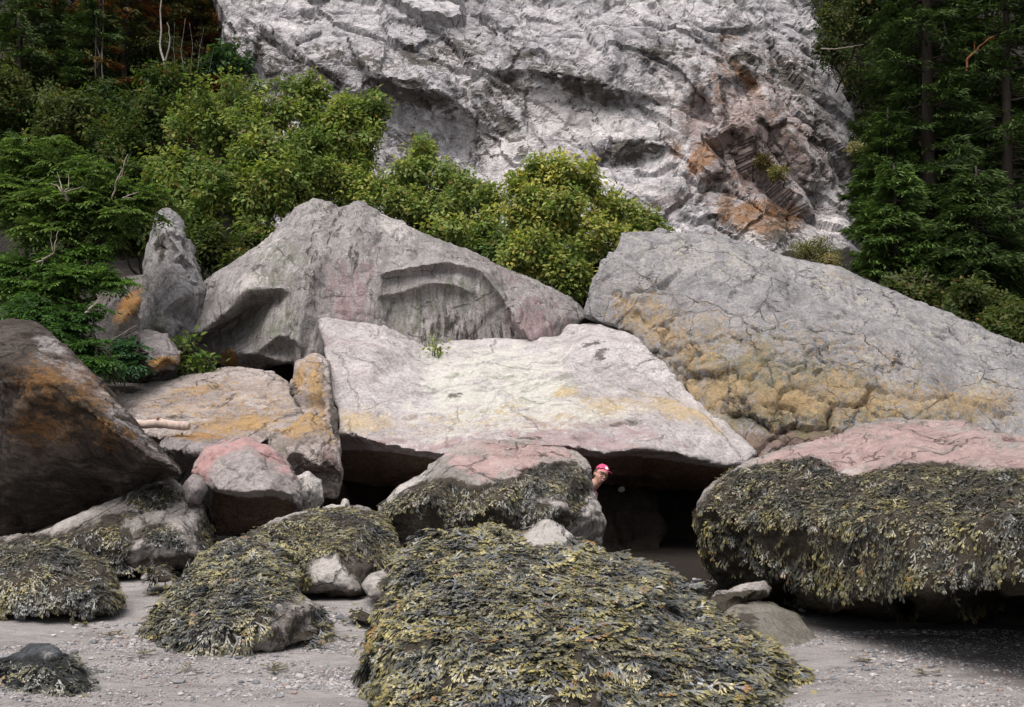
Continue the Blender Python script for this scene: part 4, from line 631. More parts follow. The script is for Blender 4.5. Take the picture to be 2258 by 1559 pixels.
tuft1 = rock('weedy_stone', [(312, 1275, 11.6), (330, 1256, 11.7), (352, 1248, 11.7), (375, 1256, 11.7), (388, 1272, 11.6), (372, 1282, 11.5), (335, 1284, 11.5)], [(350, 1268, 11.5)], M_weedrock, 'small weedy stone alone on the sand, in front of the patchy boulder', 'stone', thick=0.25, voxel=0.018, seed=81, facet=((0.2, 0.02),), crackd=0, marks=[('s', [(320, 1250), (395, 1250), (395, 1290), (340, 1290)], 10, 1.2)])
tuft2 = rock('weedy_stone', [(765, 1362, 10.1), (775, 1345, 10.2), (795, 1342, 10.2), (815, 1352, 10.15), (828, 1368, 10.0), (800, 1374, 9.9)], [(795, 1358, 10.0)], M_weedrock, 'small weedy stone on the sand at the left foot of the nearest mound', 'stone', thick=0.2, voxel=0.018, seed=82, facet=((0.2, 0.02),), crackd=0, marks=[('s', [(765, 1335), (830, 1335), (830, 1380), (765, 1380)], 10, 1.1)])
tuft3 = rock('weedy_stone', [(800, 1290, 10.8), (815, 1270, 10.9), (850, 1255, 11.0), (880, 1260, 11.0), (885, 1290, 10.8), (850, 1318, 10.6), (815, 1318, 10.6)], [(845, 1288, 10.6)], M_weedrock, 'pale barnacled stone with a little weed, squeezed between two seaweed boulders', 'stone', thick=0.3, voxel=0.02, seed=83, facet=((0.2, 0.02),), crackd=0, marks=[('w', 830, 1285, 20, 16, 0, 1.0), ('s', 860, 1290, 40, 24, 0, .8)])
# ---------------------------------------------------------------- seaweed (forked fronds with swollen tips)
def frond_proto(rng, levels, seg):
    """one branching frond along +x, lying on z = 0; returns V, F, tipness"""
    V, F, T, Wd = [], [], [], []
    def ribbon(p, a, length, w0, w1, t0, t1, lift, nseg):
        base = len(V); d = a
        for i in range(nseg + 1):
            f = i / nseg; w = w0 + (w1 - w0) * f
            nx, ny = -math.sin(d), math.cos(d); tw = 0.35 * w * math.sin(d * 3 + f * 2)
            V.append((p[0] + nx * w, p[1] + ny * w, p[2] + tw)); V.append((p[0], p[1], p[2] + 0.012)); V.append((p[0] - nx * w, p[1] - ny * w, p[2] - tw))
            T.extend([t0 + (t1 - t0) * f] * 3)
            if i < nseg:
                b = base + 3 * i; F.append((b, b + 3, b + 4, b + 1)); F.append((b + 1, b + 4, b + 5, b + 2))
                d += rng.uniform(-0.2, 0.2); st = length / nseg
                p = (p[0] + math.cos(d) * st, p[1] + math.sin(d) * st, p[2] + lift * st)
        return p, d
    def tip(p, a, L, w):
        b = len(V); c, s = math.cos(a), math.sin(a)
        for u, v, z in ((0, -0.5, 0), (0, 0.5, 0), (0.5, 0.95, 0.0), (1.0, 0.30, 0), (1.0, -0.30, 0), (0.5, -0.95, 0), (0.5, 0, 0.75)):
            V.append((p[0] + L * u * c - w * v * s, p[1] + L * u * s + w * v * c, p[2] + w * z)); T.append(0.55 + 0.45 * min(1, u * 1.5))
        F.extend([(b, b + 6, b + 1, b + 1), (b + 1, b + 6, b + 2, b + 2), (b + 2, b + 6, b + 3, b + 3), (b + 3, b + 6, b + 4, b + 4), (b + 4, b + 6, b + 5, b + 5), (b + 5, b + 6, b, b)])
    def grow(p, a, lev, L, w):
        q, d = ribbon(p, a, L, w, w * 1.15, max(0, 0.25 - 0.1 * lev), max(0, 0.35 - 0.1 * lev), rng.uniform(-0.05, 0.22), seg)
        if lev == 0:
            for s in (-1, 1): tip(q, d + s * rng.uniform(0.15, 0.45), rng.uniform(0.16, 0.27), rng.uniform(0.042, 0.066))
        else:
            for s in (-1, 1):
                if lev < levels and rng.random() < 0.12: continue
                grow(q, d + s * rng.uniform(0.22, 0.5), lev - 1, L * rng.uniform(0.7, 1.0), w * 0.92)
    grow((0, 0, 0), 0, levels, rng.uniform(0.22, 0.32), 0.046)
    return np.array(V), np.array(F), np.clip(np.array(T), 0, 1)

_r = random.Random(4)
FROND_FINE = [frond_proto(_r, 2, 2) for _ in range(9)]
FROND_COARSE = [frond_proto(_r, 1, 1) for _ in range(7)]

def weed_mat():
    m = leaf_mat('seaweed_blades', transl=0.0, rough=0.28, spec=0.65)
    return m
M_weed = weed_mat()

def seaweed(rockob, density, length, protos, seed, yellow=0.5, blue=0.5, facing=True, name='seaweed', lift=0.22):
    rng = np.random.default_rng(seed); me = rockob.data
    X, M = ob_data[rockob.name]; msk = M[1][:, 1]
    n = len(me.polygons); ce = np.zeros(n * 3, np.float32); me.polygons.foreach_get('center', ce); ce = ce.reshape(-1, 3) + np.array(rockob.location)
    no = np.zeros(n * 3, np.float32); me.polygons.foreach_get('normal', no); no = no.reshape(-1, 3); ar = np.zeros(n, np.float32); me.polygons.foreach_get('area', ar)
    ls = np.zeros(n, np.int32); me.polygons.foreach_get('loop_start', ls); lv = np.zeros(len(me.loops), np.int32); me.loops.foreach_get('vertex_index', lv)
    pm = msk[lv[ls]]
    view = unit(np.array([0, 0, EYE]) - ce); fac = (view * no).sum(1)
    w = sstep(0.45, 0.75, pm + 0.55 * fbm(ce * 2.2, 3, seed) * (pm < 1.3)) * (fac > -0.35) * (no[:, 2] > -0.12)
    w = w * np.clip(0.95 + fbm(ce * 3.0, 3, seed + 9) * 1.5, 0.3, 1)
    cnt = int(density * (ar * w).sum())
    if cnt < 1: return
    idx = rng.choice(n, cnt, p=ar * w / (ar * w).sum())
    p = ce[idx] + rng.normal(0, 0.01, (cnt, 3)); N = unit(no[idx] + rng.normal(0, 0.22, (cnt, 3)))
    down = np.array([0, 0, -1.0]) - N * (-N[:, 2:3]); steep = np.linalg.norm(down, axis=1, keepdims=True); down = down / (steep + 1e-6)
    side = np.cross(N, down); c = np.array([X[:, 0].mean(), X[:, 1].mean(), 0]); outw = p - c; outw[:, 2] = 0; outw = unit(outw)
    clump = np.stack([fbm(p * 4.0 + k * 9, 2, seed + 3 + k) for k in range(3)], -1); patch = fbm(p * np.array([1.3, 1.3, 1.8]) + 4, 3, seed + 50)
    t = unit(down * (0.25 + 1.2 * steep) + outw * 0.35 * (1 - steep) + rng.normal(0, 0.38, (cnt, 3)) + clump * 1.5)
    t = unit(t - N * (t * N).sum(1, keepdims=True)); t = unit(t + N * rng.uniform(0.02, lift, (cnt, 1)))
    b = unit(np.cross(N, t)); z = np.cross(t, b)
    L = length * rng.uniform(0.6, 1.3, (cnt, 1)) * (1 + 0.5 * clump[:, :1])
    pick = rng.integers(0, len(protos), cnt); Vs, Fs, Cs, off = [], [], [], 0
    for k, (pv, pf, pt) in enumerate(protos):
        s = pick == k
        if not s.any(): continue
        v, f = scatter(pv, pf, p[s], t[s] * L[s], b[s] * L[s], z[s] * L[s])
        m = s.sum(); xs = np.tile(pv[:, 0], m); LL = np.repeat(L[s][:, 0], len(pv))
        v[:, 2] -= 0.22 * xs * xs * LL * np.repeat(0.25 + steep[s][:, 0], len(pv))
        T = np.tile(pt, m)[:, None]; r1 = np.repeat(rng.random((m, 1)), len(pv), 0); r2 = np.repeat(rng.random((m, 1)), len(pv), 0)
        cl = np.repeat(clump[s][:, 1:2] * 1.1 + patch[s][:, None] * 0.45, len(pv), 0)
        blade = (1 - r1) * np.array([0.022, 0.021, 0.010]) + r1 * np.array([0.065, 0.066, 0.05])
        blade = blade * (1 - blue) + blue * ((1 - r1) * np.array([0.035, 0.037, 0.030]) + r1 * np.array([0.165, 0.185, 0.22]))  # sky sheen painted into the blades as blue grey
        tipc = (1 - r2) * np.array([0.10, 0.085, 0.025]) + r2 * np.array([0.33, 0.285, 0.10])
        tipc = np.where(r1 > 0.975, np.array([0.24, 0.13, 0.04]), tipc)
        yel = np.clip(T * (yellow + 0.7 * cl + 0.5 * (r1 - 0.5)) * 1.6, 0, 1)
        Cs.append(blade * (1 + 0.5 * np.clip(cl, -1, 1)) * (1 - yel) + tipc * yel); Vs.append(v); Fs.append(f + off); off += len(v)
    V = np.vstack(Vs); F = np.vstack(Fs)
    me = build_mesh(name, V - np.array(rockob.location), split_degenerate(F), [M_weed], np.vstack(Cs))
    o = link(name, me, rockob); o['kind'] = 'stuff'
    return o
seaweed(front, 2300, 0.125, FROND_FINE, 1, 0.44, 1.0)
seaweed(weedb, 2600, 0.085, FROND_COARSE, 2, 0.24, 0.3)
seaweed(mid, 3000, 0.085, FROND_COARSE, 3, 0.2, 0.35)
seaweed(cl, 2600, 0.095, FROND_FINE, 4, 0.38, 0.8)
seaweed(clb, 2800, 0.085, FROND_COARSE, 5, 0.44, 0.6)
seaweed(left_front, 3000, 0.085, FROND_COARSE, 6, 0.16, 0.4)
seaweed(corner, 1800, 0.10, FROND_FINE, 17, 0.08, 0.3)
seaweed(left_back, 2300, 0.09, FROND_COARSE, 7, 0.18, 0.4)
seaweed(tuft1, 900, 0.13, FROND_COARSE, 8, 0.5, 0.4); seaweed(tuft2, 900, 0.12, FROND_COARSE, 9, 0.5, 0.4); seaweed(tuft3, 900, 0.12, FROND_COARSE, 10, 0.5, 0.4)

# ---------------------------------------------------------------- gravel lying on the sand
def stone_proto(rng):
    bm_v = []
    g = (1 + 5 ** .5) / 2
    for a, b in ((-1, g), (1, g), (-1, -g), (1, -g)): bm_v += [(a, b, 0)]
    for a, b in ((-1, g), (1, g), (-1, -g), (1, -g)): bm_v += [(0, a, b)]
    for a, b in ((g, -1), (g, 1), (-g, -1), (-g, 1)): bm_v += [(a, 0, b)]
    F = [(0, 11, 5), (0, 5, 1), (0, 1, 7), (0, 7, 10), (0, 10, 11), (1, 5, 9), (5, 11, 4), (11, 10, 2), (10, 7, 6), (7, 1, 8), (3, 9, 4), (3, 4, 2), (3, 2, 6), (3, 6, 8), (3, 8, 9), (4, 9, 5), (2, 4, 11), (6, 2, 10), (8, 6, 7), (9, 8, 1)]
    V = np.array(bm_v) / 1.9; V *= np.array([rng.uniform(.8, 1.2), rng.uniform(.6, 1), rng.uniform(.4, .65)]); V += np.array([[rng.uniform(-.12, .12) for _ in range(3)] for _ in V])
    return V, np.array(F)
def gravel():
    rng = np.random.default_rng(3); rr = random.Random(3); zones = [(-3.9, -1.0, 8.0, 9.6, 15000, .0065), (-3.7, -2.6, 9.3, 10.4, 700, .012), (-3.5, -1.0, 7.1, 8.1, 8000, .006), (1.4, 3.6, 7.1, 8.2, 8000, .006), (-1.6, -0.9, 8.2, 9.5, 8000, .006), (1.9, 4.6, 8.1, 9.9, 14000, .0062), (-3.3, -2.0, 10.6, 12.0, 600, .013), (-1.7, -0.9, 9.8, 10.8, 500, .012), (1.2, 2.6, 10.2, 12.4, 900, .012)]
    protos = [stone_proto(rr) for _ in range(6)]; Vs, Fs, Cs, off = [], [], [], 0
    for x0, x1, y0, y1, n, r in zones:
        x = rng.uniform(x0, x1, n); y = rng.uniform(y0, y1, n)
        keep = fbm(np.stack([x * 1.2, y * 3.0, 0 * x], -1), 3, 8) + rng.uniform(-.35, .35, n) > -0.05
        x, y = x[keep], y[keep]; n = len(x); z = sand_z(x, y)
        s = r * np.exp(rng.normal(-0.15, 0.6, n)); a = rng.uniform(0, 6.28, n)
        sh = rng.random((n, 1)); col = (1 - sh) * np.array([0.10, 0.105, 0.12]) + sh * np.array([0.42, 0.40, 0.39]); col = np.where(rng.random((n, 1)) > 0.9, np.array([0.25, 0.19, 0.165]), col)
        pk = rng.integers(0, 6, n)
        for k, (pv, pf) in enumerate(protos):
            m = pk == k
            if not m.any(): continue
            ca, sa = np.cos(a[m])[:, None], np.sin(a[m])[:, None]; e = s[m][:, None]; o = np.zeros_like(ca)
            v, f = scatter(pv, pf, np.stack([x[m], y[m], z[m] + 0.15 * s[m]], -1), np.hstack([ca, sa, o]) * e, np.hstack([-sa, ca, o]) * e, np.hstack([o, o, o + 1]) * e)
            Vs.append(v); Fs.append(f + off); off += len(v); Cs.append(np.repeat(col[m], len(pv), 0))
    o = link('gravel', build_mesh('gravel', np.vstack(Vs), np.vstack(Fs), [leaf_mat('gravel_stone', 0, 0.7)], np.vstack(Cs), smooth=False))
    tag(o, 'small grey and white pebbles strewn over the damp sand', 'gravel', kind='stuff')
gravel()

# torn scraps of weed left by the tide
def weed_scraps():
    rng = np.random.default_rng(12)
    for k, (px, py) in enumerate(((250, 1395), (420, 1470), (600, 1470), (330, 1310), (1900, 1450), (2050, 1475), (180, 1370), (760, 1400), (310, 1440))):
        d = 8.0
        for _ in range(30): d = d + 0.5 * ((1.6 - float(ground_z(P(px, py, d)[0], d))) * FPX / (py - HORIZ) - d)
        c = P(px, py, d); c[2] = float(sand_z(np.array([[c[0]]]), np.array([[c[1]]]))[0, 0]) + 0.01
        Vs, Fs, Cs, off = [], [], [], 0
        for j in range(7):
            pv, pf, pt = FROND_FINE[(j + k) % 9]; a = rng.uniform(0, 6.28); L = rng.uniform(.06, .12); X = np.array([[math.cos(a), math.sin(a), 0.08]]) * L; Y = np.array([[-math.sin(a), math.cos(a), 0]]) * L; Z = np.array([[0, 0, 1.0]]) * L
            v, f = scatter(pv, pf, rng.normal(0, .03, (1, 3)) * np.array([[1, 1, .15]]), X, Y, Z); Vs.append(v); Fs.append(f + off); off += len(v)
            Cs.append(np.array([0.035, 0.033, 0.022]) * (1 - pt[:, None] * .6) + np.array([0.20, 0.16, 0.05]) * pt[:, None] * .6)
        o = link('weed_scrap', build_mesh('weed_scrap', np.vstack(Vs), split_degenerate(np.vstack(Fs)), [M_weed], np.vstack(Cs)), loc=c)
        tag(o, 'torn scrap of dark seaweed lying by itself on the sand', 'seaweed', 'scraps of torn weed on the sand')
weed_scraps()
# ---------------------------------------------------------------- trees and shrubs
M_leaf = leaf_mat('broad_leaves', 0.38, 0.6, 0.15)
M_needle = leaf_mat('conifer_needles', 0.12, 0.6, 0.2)
M_bark = bark_mat('brown_bark', (0.016, 0.012, 0.009), (0.055, 0.043, 0.033))
M_birch = bark_mat('pale_bark', (0.09, 0.08, 0.07), (0.27, 0.25, 0.23))
M_dead = bark_mat('bleached_wood', (0.16, 0.135, 0.11), (0.34, 0.29, 0.25))

LEAF_V = np.array([(0, 0, 0), (0.34, -0.27, 0.07), (0.74, -0.20, 0.03), (1, 0, -0.12), (0.74, 0.20, 0.03), (0.34, 0.27, 0.07)])
LEAF_F = np.array([(0, 1, 2, 3), (0, 3, 4, 5)])

def rand_unit(rng, n): return unit(rng.normal(0, 1, (n, 3)))

def blob_points(blobs, n, rng, surf=0.55):
    """branch ends: in a crown given as ellipsoids (centre, radii)"""
    sub = []                                   # every clump of the crown breaks up into tufts with gaps between
    for c, r in blobs:
        for q in range(13):
            d = rand_unit(rng, 1)[0]; d[1] = -abs(d[1]) if rng.random() < 0.7 else d[1]; k = rng.uniform(0.16, 0.46); sub.append((c + d * r * rng.uniform(0.5, 1.08), r * k * np.array([rng.uniform(.7, 1.3), 1, rng.uniform(.6, 1.2)])))
        sub.append((c, r * 0.6))
    blobs = sub; vol = np.array([b[1][0] * b[1][1] * b[1][2] for b in blobs]) ** 0.75; k = rng.choice(len(blobs), n, p=vol / vol.sum())
    c = np.array([b[0] for b in blobs])[k]; r = np.array([b[1] for b in blobs])[k]
    d = rand_unit(rng, n); rad = np.where(rng.random((n, 1)) < surf, rng.uniform(0.8, 1.05, (n, 1)), rng.random((n, 1)) ** 0.5)
    rad = rad * (1 + 0.28 * fbm(d * 2.1 + k[:, None] * 3.7, 3, 5)[:, None])
    return c + d * r * rad, d, c

def rosettes(blobs, n, rng, size, per, base, tipc, surf=0.55, droop=0.25, spread=0.32):
    p, d, c = blob_points(blobs, n, rng, surf)
    o = unit(d + np.array([0, 0, 0.55])); P_ = np.repeat(p, per, 0); O = np.repeat(o, per, 0); m = n * per
    rad = unit(np.cross(O, rand_unit(rng, m))); h = rng.random((m, 1))
    pos = P_ + O * (h - 0.6) * spread * 1.1 + rad * rng.uniform(0, 0.4, (m, 1)) * spread
    X = unit(rad + O * (h * 1.1 - 0.35) + np.array([0, 0, -droop]))
    Z = unit(O * 0.8 + np.array([0, 0, 0.5]) + rng.normal(0, 0.35, (m, 3))); Y = unit(np.cross(Z, X)); Z = np.cross(X, Y)
    s = size * rng.uniform(0.4, 1.3, (m, 1))
    V, F = scatter(LEAF_V, LEAF_F, pos, X * s, Y * s, Z * s)
    t = np.clip(h * 0.8 + rng.normal(0, 0.2, (m, 1)), 0, 1); cl = np.repeat(np.clip(0.5 + fbm(p * 0.9, 3, 3), 0, 1)[:, None], per, 0)
    col = np.array(base) * (0.7 + 0.6 * rng.random((m, 1))) * (1 - t * cl) + np.array(tipc) * (0.75 + 0.5 * rng.random((m, 1))) * t * cl
    hue = np.repeat(rng.random((n, 1)), per, 0); col = col * (1 + (hue - 0.5) * np.array([0.55, 0.15, -0.2])); col = np.where((rng.random((m, 1)) < 0.035) & (t > 0.3), np.array([0.15, 0.095, 0.03]), col)
    return V, F, np.repeat(np.clip((col * 0.86 + col.mean(1, keepdims=True) * 0.14) * np.array([1.55, 1.48, 1.35]), 0, 0.6), len(LEAF_V), 0)

def px_blob(x, y, d, rx, ry=None, depth=None):
    c = P(x, y, d); k = d / FPX; ry = ry or rx; rz = ry * k; rx = rx * k
    return (c, np.array([rx, depth or max(rx, rz) * 0.9, rz]))

def stems(blobs, base, rng, r0=0.09):
    """trunk with limbs running out to every clump"""
    s = Soup()
    for c, r in blobs:
        b = base + np.array([rng.uniform(-.25, .25), rng.uniform(-.2, .2), 0]); t = np.linspace(0, 1, 9)[:, None]
        mid_ = b * 0.45 + c * 0.55 + np.array([rng.uniform(-.3, .3), rng.uniform(-.2, .3), 0.25])
        pts = (1 - t) ** 2 * b + 2 * t * (1 - t) * mid_ + t ** 2 * (c + np.array([0, 0, r[2] * 0.5])); pts += rng.normal(0, 0.03, pts.shape)
        V, F = tube(pts, np.linspace(r0, 0.012, 9), 6); s.add(V, F)
        for k in range(7):
            f = rng.uniform(0.4, 1.0); a = pts[int(f * 8)]; e = c + rand_unit(rng, 1)[0] * r * 0.9
            q = np.linspace(0, 1, 5)[:, None]; pp = a * (1 - q) + e * q + np.array([0, 0, 0.15]) * np.sin(q * 3.14) + rng.normal(0, .02, (5, 3))
            V, F = tube(pp, np.linspace(0.02, 0.005, 5), 5); s.add(V, F)
    return s

def broadleaf(name, label, cat, blobs, n, seed, size=0.10, per=15, base=(0.07, 0.115, 0.025), tipc=(0.21, 0.26, 0.06), bark=None, group=None, **kw):
    rng = np.random.default_rng(seed)
    lo = min(b[0][2] - b[1][2] for b in blobs); cx = np.mean([b[0][0] for b in blobs]); cy = np.mean([b[0][1] for b in blobs]) + 0.2
    gz = float(hill_z(np.array([[cx]]), np.array([[cy]]))[0, 0]); root = np.array([cx, cy, min(gz, lo + 0.4)]) if 'cliff' not in name and name not in ('laurel_shrub', 'undergrowth_bush') else np.array([cx, cy, lo])
    e = link(name, None, loc=root); tag(e, label, cat, group)
    V, F, col = rosettes(blobs, n, rng, size, per, base, tipc, **kw)
    link('crown', build_mesh('crown', V - root, F, [M_leaf], col), e)
    s = stems(blobs, root + np.array([0, 0, -0.3]), rng, 0.09 if cat == 'tree' else 0.025); me = s.mesh('trunk', [bark or M_bark]); me.transform(Matrix.Translation(-Vector(root))); link('trunk', me, e)
    return e

# young alders between the boulders and the cliff
broadleaf('alder_tree', 'tall green alder left of the cliff, its crown the widest of the leafy trees', 'tree', [px_blob(*b) for b in [(470, 265, 25, 80, 70), (560, 330, 24.6, 95, 80), (420, 380, 24.4, 90, 90), (540, 430, 24, 95, 70), (440, 500, 23.8, 70, 60), (600, 250, 25, 60, 55), (520, 220, 25.4, 60, 50), (620, 420, 23.8, 60, 70), (560, 510, 23.6, 60, 40)]], 2000, 1, tipc=(0.22, 0.265, 0.06))
broadleaf('alder_tree', 'light green alder standing against the white cliff, above the tallest boulder', 'tree', [px_blob(*b) for b in [(680, 215, 25.6, 55, 45), (760, 260, 25.4, 70, 50), (825, 250, 25.4, 40, 38), (700, 320, 25, 80, 60), (800, 330, 25, 50, 50), (660, 390, 24.6, 70, 60), (750, 400, 24.6, 70, 55), (820, 420, 24.4, 50, 40)]], 1700, 2, tipc=(0.25, 0.29, 0.065))
broadleaf('alder_tree', 'thin crowned young alder, pale cliff showing through it, behind the tallest boulder', 'tree', [px_blob(*b) for b in [(935, 330, 24.8, 36, 34), (900, 390, 24.6, 55, 45), (980, 390, 24.4, 36, 36), (870, 450, 24.2, 60, 45), (960, 460, 24, 65, 50), (1040, 440, 24, 40, 50), (1020, 520, 23.6, 70, 50), (1090, 540, 23.4, 50, 60), (1085, 440, 23.8, 30, 50)]], 1250, 3, tipc=(0.28, 0.31, 0.08), base=(0.09, 0.14, 0.038), surf=0.4)
broadleaf('alder_tree', 'yellowing round alder in the gap between the two largest boulders', 'tree', [px_blob(*b) for b in [(1190, 400, 22.8, 55, 45), (1260, 400, 22.8, 55, 50), (1160, 470, 22.6, 55, 50), (1250, 480, 22.4, 75, 60), (1350, 460, 22.8, 50, 40), (1400, 500, 22.8, 50, 36), (1320, 530, 22.2, 65, 50), (1200, 560, 22, 65, 50), (1270, 610, 21.8, 50, 50), (1140, 560, 22.2, 45, 50), (1450, 510, 22.9, 26, 14)]], 1800, 4, tipc=(0.38, 0.36, 0.085), base=(0.10, 0.15, 0.035))
broadleaf('alder_tree', 'shaded dark green tree at the left, behind the brighter pinnate bush', 'tree', [px_blob(*b) for b in [(280, 330, 27, 80, 70), (340, 260, 27.4, 80, 60), (250, 250, 28, 70, 60), (370, 190, 28, 70, 45), (220, 400, 26, 70, 60), (330, 430, 26, 60, 70)]], 1200, 5, base=(0.028, 0.052, 0.012), tipc=(0.075, 0.10, 0.02))
broadleaf('laurel_shrub', 'small dark glossy shrub growing on the cliff top left corner', 'shrub', [px_blob(500, 125, 33, 36, 28), px_blob(520, 148, 32.8, 28, 20), px_blob(470, 140, 33, 22, 18)], 110, 6, size=0.16, base=(0.02, 0.05, 0.02), tipc=(0.05, 0.11, 0.04))
broadleaf('broom_shrub', 'fine leaved yellow green shrub at the foot of the cliff, above the cracked boulder', 'shrub', [px_blob(1790, 552, 27, 34, 30), px_blob(1820, 570, 26.8, 26, 18)], 420, 7, size=0.045, per=12, base=(0.09, 0.10, 0.035), tipc=(0.20, 0.19, 0.07))
broadleaf('cliff_shrub', 'tiny reddish shrub clinging to a ledge of the cliff', 'shrub', [px_blob(1682, 355, 31.6, 16, 14)], 70, 8, size=0.06, base=(0.07, 0.06, 0.02), tipc=(0.14, 0.09, 0.04))
broadleaf('cliff_shrub', 'tiny yellow green shrub on the cliff ledge right of the reddish one', 'shrub', [px_blob(1716, 380, 31.4, 16, 7)], 60, 9, size=0.06, base=(0.12, 0.12, 0.04), tipc=(0.24, 0.22, 0.08))
broadleaf('cliff_shrub', 'pale yellow flowering shrub on the dark side of the cliff edge', 'shrub', [px_blob(1885, 328, 31, 18, 9), px_blob(1895, 340, 31, 9, 8)], 90, 10, size=0.06, base=(0.14, 0.13, 0.06), tipc=(0.36, 0.33, 0.18))
broadleaf('shrub', 'straw coloured flower heads beside the fine leaved shrub under the cliff', 'shrub', [px_blob(1828, 580, 26, 12, 10), px_blob(1842, 590, 26, 8, 6)], 60, 11, size=0.05, base=(0.20, 0.18, 0.09), tipc=(0.42, 0.38, 0.24))

# elder bush with pinnate leaves, nearest the camera on the left
def pinnate(p, X, N, rng, L, pairs=4, size=0.1):
    """p base points, X leaf axis, N up; leaflets in pairs along a drooping stalk"""
    n = len(p); Y = unit(np.cross(N, X)); N = np.cross(X, Y); out_p, out_x, out_n = [], [], []
    for k in range(pairs + 1):
        f = (k + 1) / (pairs + 1); c = p + X * L * f - np.array([0, 0, 0.32]) * L * f * f
        for s in ((-1, 1) if k < pairs else (0,)):
            d = unit(X * (0.55 if s else 1) + Y * s * 0.95 + np.array([0, 0, -0.25 - 0.2 * f]) + rng.normal(0, .1, (n, 3)))
            out_p.append(c); out_x.append(d); out_n.append(N + rng.normal(0, .15, (n, 3)))
    pp, xx, nn = np.vstack(out_p), np.vstack(out_x), np.vstack(out_n); Yv = unit(np.cross(nn, xx)); Zv = np.cross(xx, Yv)
    s = size * rng.uniform(0.75, 1.2, (len(pp), 1))
    return pp, xx * s, Yv * s * 0.85, Zv * s

def pinnate_bush(name, label, blobs, n, seed, base, tipc, L=0.3, size=0.11, cat='bush'):
    rng = np.random.default_rng(seed); p, d, c = blob_points(blobs, n, rng, 0.6)
    lo = min(b[0][2] - b[1][2] for b in blobs); cx = np.mean([b[0][0] for b in blobs]); cy = np.mean([b[0][1] for b in blobs]); root = np.array([cx, cy + 0.2, lo])
    V_, F_, C_ = [], [], []; off = 0
    for k in range(5):
        ang = rng.uniform(0, 6.28, n); X = unit(unit(d * np.array([1, 1, 0.4])) * 0.8 + np.stack([np.cos(ang), np.sin(ang), 0 * ang + 0.1], -1)); N = unit(np.array([0, 0, 1.0]) + rng.normal(0, .25, (n, 3)))
        pp, x, y, z = pinnate(p, X, N, rng, L, 4, size); V, F = scatter(LEAF_V * np.array([1, .8, 1]), LEAF_F, pp, x, y, z)
        hgt = np.clip((p[:, 2] - c[:, 2]) / 0.6 * 0.5 + 0.5, 0, 1)[:, None]; t = np.clip(rng.random((n, 1)) * 0.9 + 0.1, 0, 1)
        col = np.array(base) * (1 - t) + np.array(tipc) * t; col = np.tile(col, (9, 1)) * rng.uniform(.8, 1.2, (len(pp), 1))
        V_.append(V); F_.append(F + off); off += len(V); C_.append(np.repeat(col, len(LEAF_V), 0))
    e = link(name, None, loc=root); tag(e, label, cat)
    link('crown', build_mesh('crown', np.vstack(V_) - root, np.vstack(F_), [M_leaf], np.vstack(C_)), e)
    me = stems(blobs, root, rng, 0.05).mesh('trunk', [M_bark]); me.transform(Matrix.Translation(-Vector(root))); link('trunk', me, e)
    return e
pinnate_bush('elder_bush', 'bright green elder bush with feathered leaves filling the left edge', [px_blob(*b) for b in [(60, 370, 18.4, 80, 55), (150, 360, 18.2, 60, 40), (210, 395, 18, 50, 36), (40, 450, 18, 90, 60), (160, 460, 17.8, 70, 50), (270, 430, 18, 55, 45), (330, 450, 18.2, 45, 40), (110, 520, 17.6, 60, 40), (250, 490, 17.8, 60, 30)]], 620, 21, (0.042, 0.08, 0.024), (0.15, 0.22, 0.06), L=0.24, size=0.085)
pinnate_bush('elder_bush', 'middle tier of feathered leaves hanging in shade, left of the tooth shaped rock', [px_blob(*b) for b in [(150, 585, 17.4, 60, 30), (200, 610, 17.2, 60, 26), (255, 625, 17.2, 36, 18), (110, 640, 17.4, 50, 30), (200, 560, 17.6, 30, 20), (30, 620, 17.6, 60, 50)]], 300, 22, (0.035, 0.08, 0.022), (0.14, 0.235, 0.06), L=0.24, size=0.08)
pinnate_bush('elder_bush', 'lowest dark elder growth, just above the leaning boulder', [px_blob(*b) for b in [(130, 735, 16.6, 50, 30), (190, 770, 16.4, 50, 26), (160, 700, 16.8, 50, 26), (220, 800, 16.2, 40, 20), (70, 690, 16.8, 60, 30)]], 220, 23, (0.02, 0.055, 0.016), (0.08, 0.16, 0.045), L=0.22, size=0.08)
pinnate_bush('fern_plant', 'blue green feathered plant drooping over the small lichened boulder', [px_blob(*b) for b in [(285, 765, 16.7, 30, 22), (300, 800, 16.6, 20, 22), (265, 790, 16.7, 20, 20)]], 34, 24, (0.035, 0.085, 0.045), (0.08, 0.17, 0.085), L=0.2, size=0.07, cat='plant')
broadleaf('vine_plant', 'leafy vine with round leaves right of the small lichened boulder', 'plant', [px_blob(415, 755, 18.0, 22, 12), px_blob(400, 770, 18.0, 14, 8)], 22, 25, size=0.10, per=6, base=(0.06, 0.11, 0.02), tipc=(0.13, 0.2, 0.035))
broadleaf('vine_plant', 'low yellow green vine creeping along the back of the tan ledge', 'plant', [px_blob(430, 805, 17.9, 32, 12), px_blob(405, 815, 17.8, 16, 10), px_blob(460, 800, 18, 16, 8)], 50, 26, size=0.09, per=6, base=(0.05, 0.10, 0.018), tipc=(0.17, 0.2, 0.035))
broadleaf('plant', 'tiny yellow green plant in the notch between the pale slab and the tallest boulder', 'plant', [px_blob(962, 766, 17.9, 13, 6)], 14, 27, size=0.06, per=7, base=(0.12, 0.18, 0.03), tipc=(0.25, 0.3, 0.06))

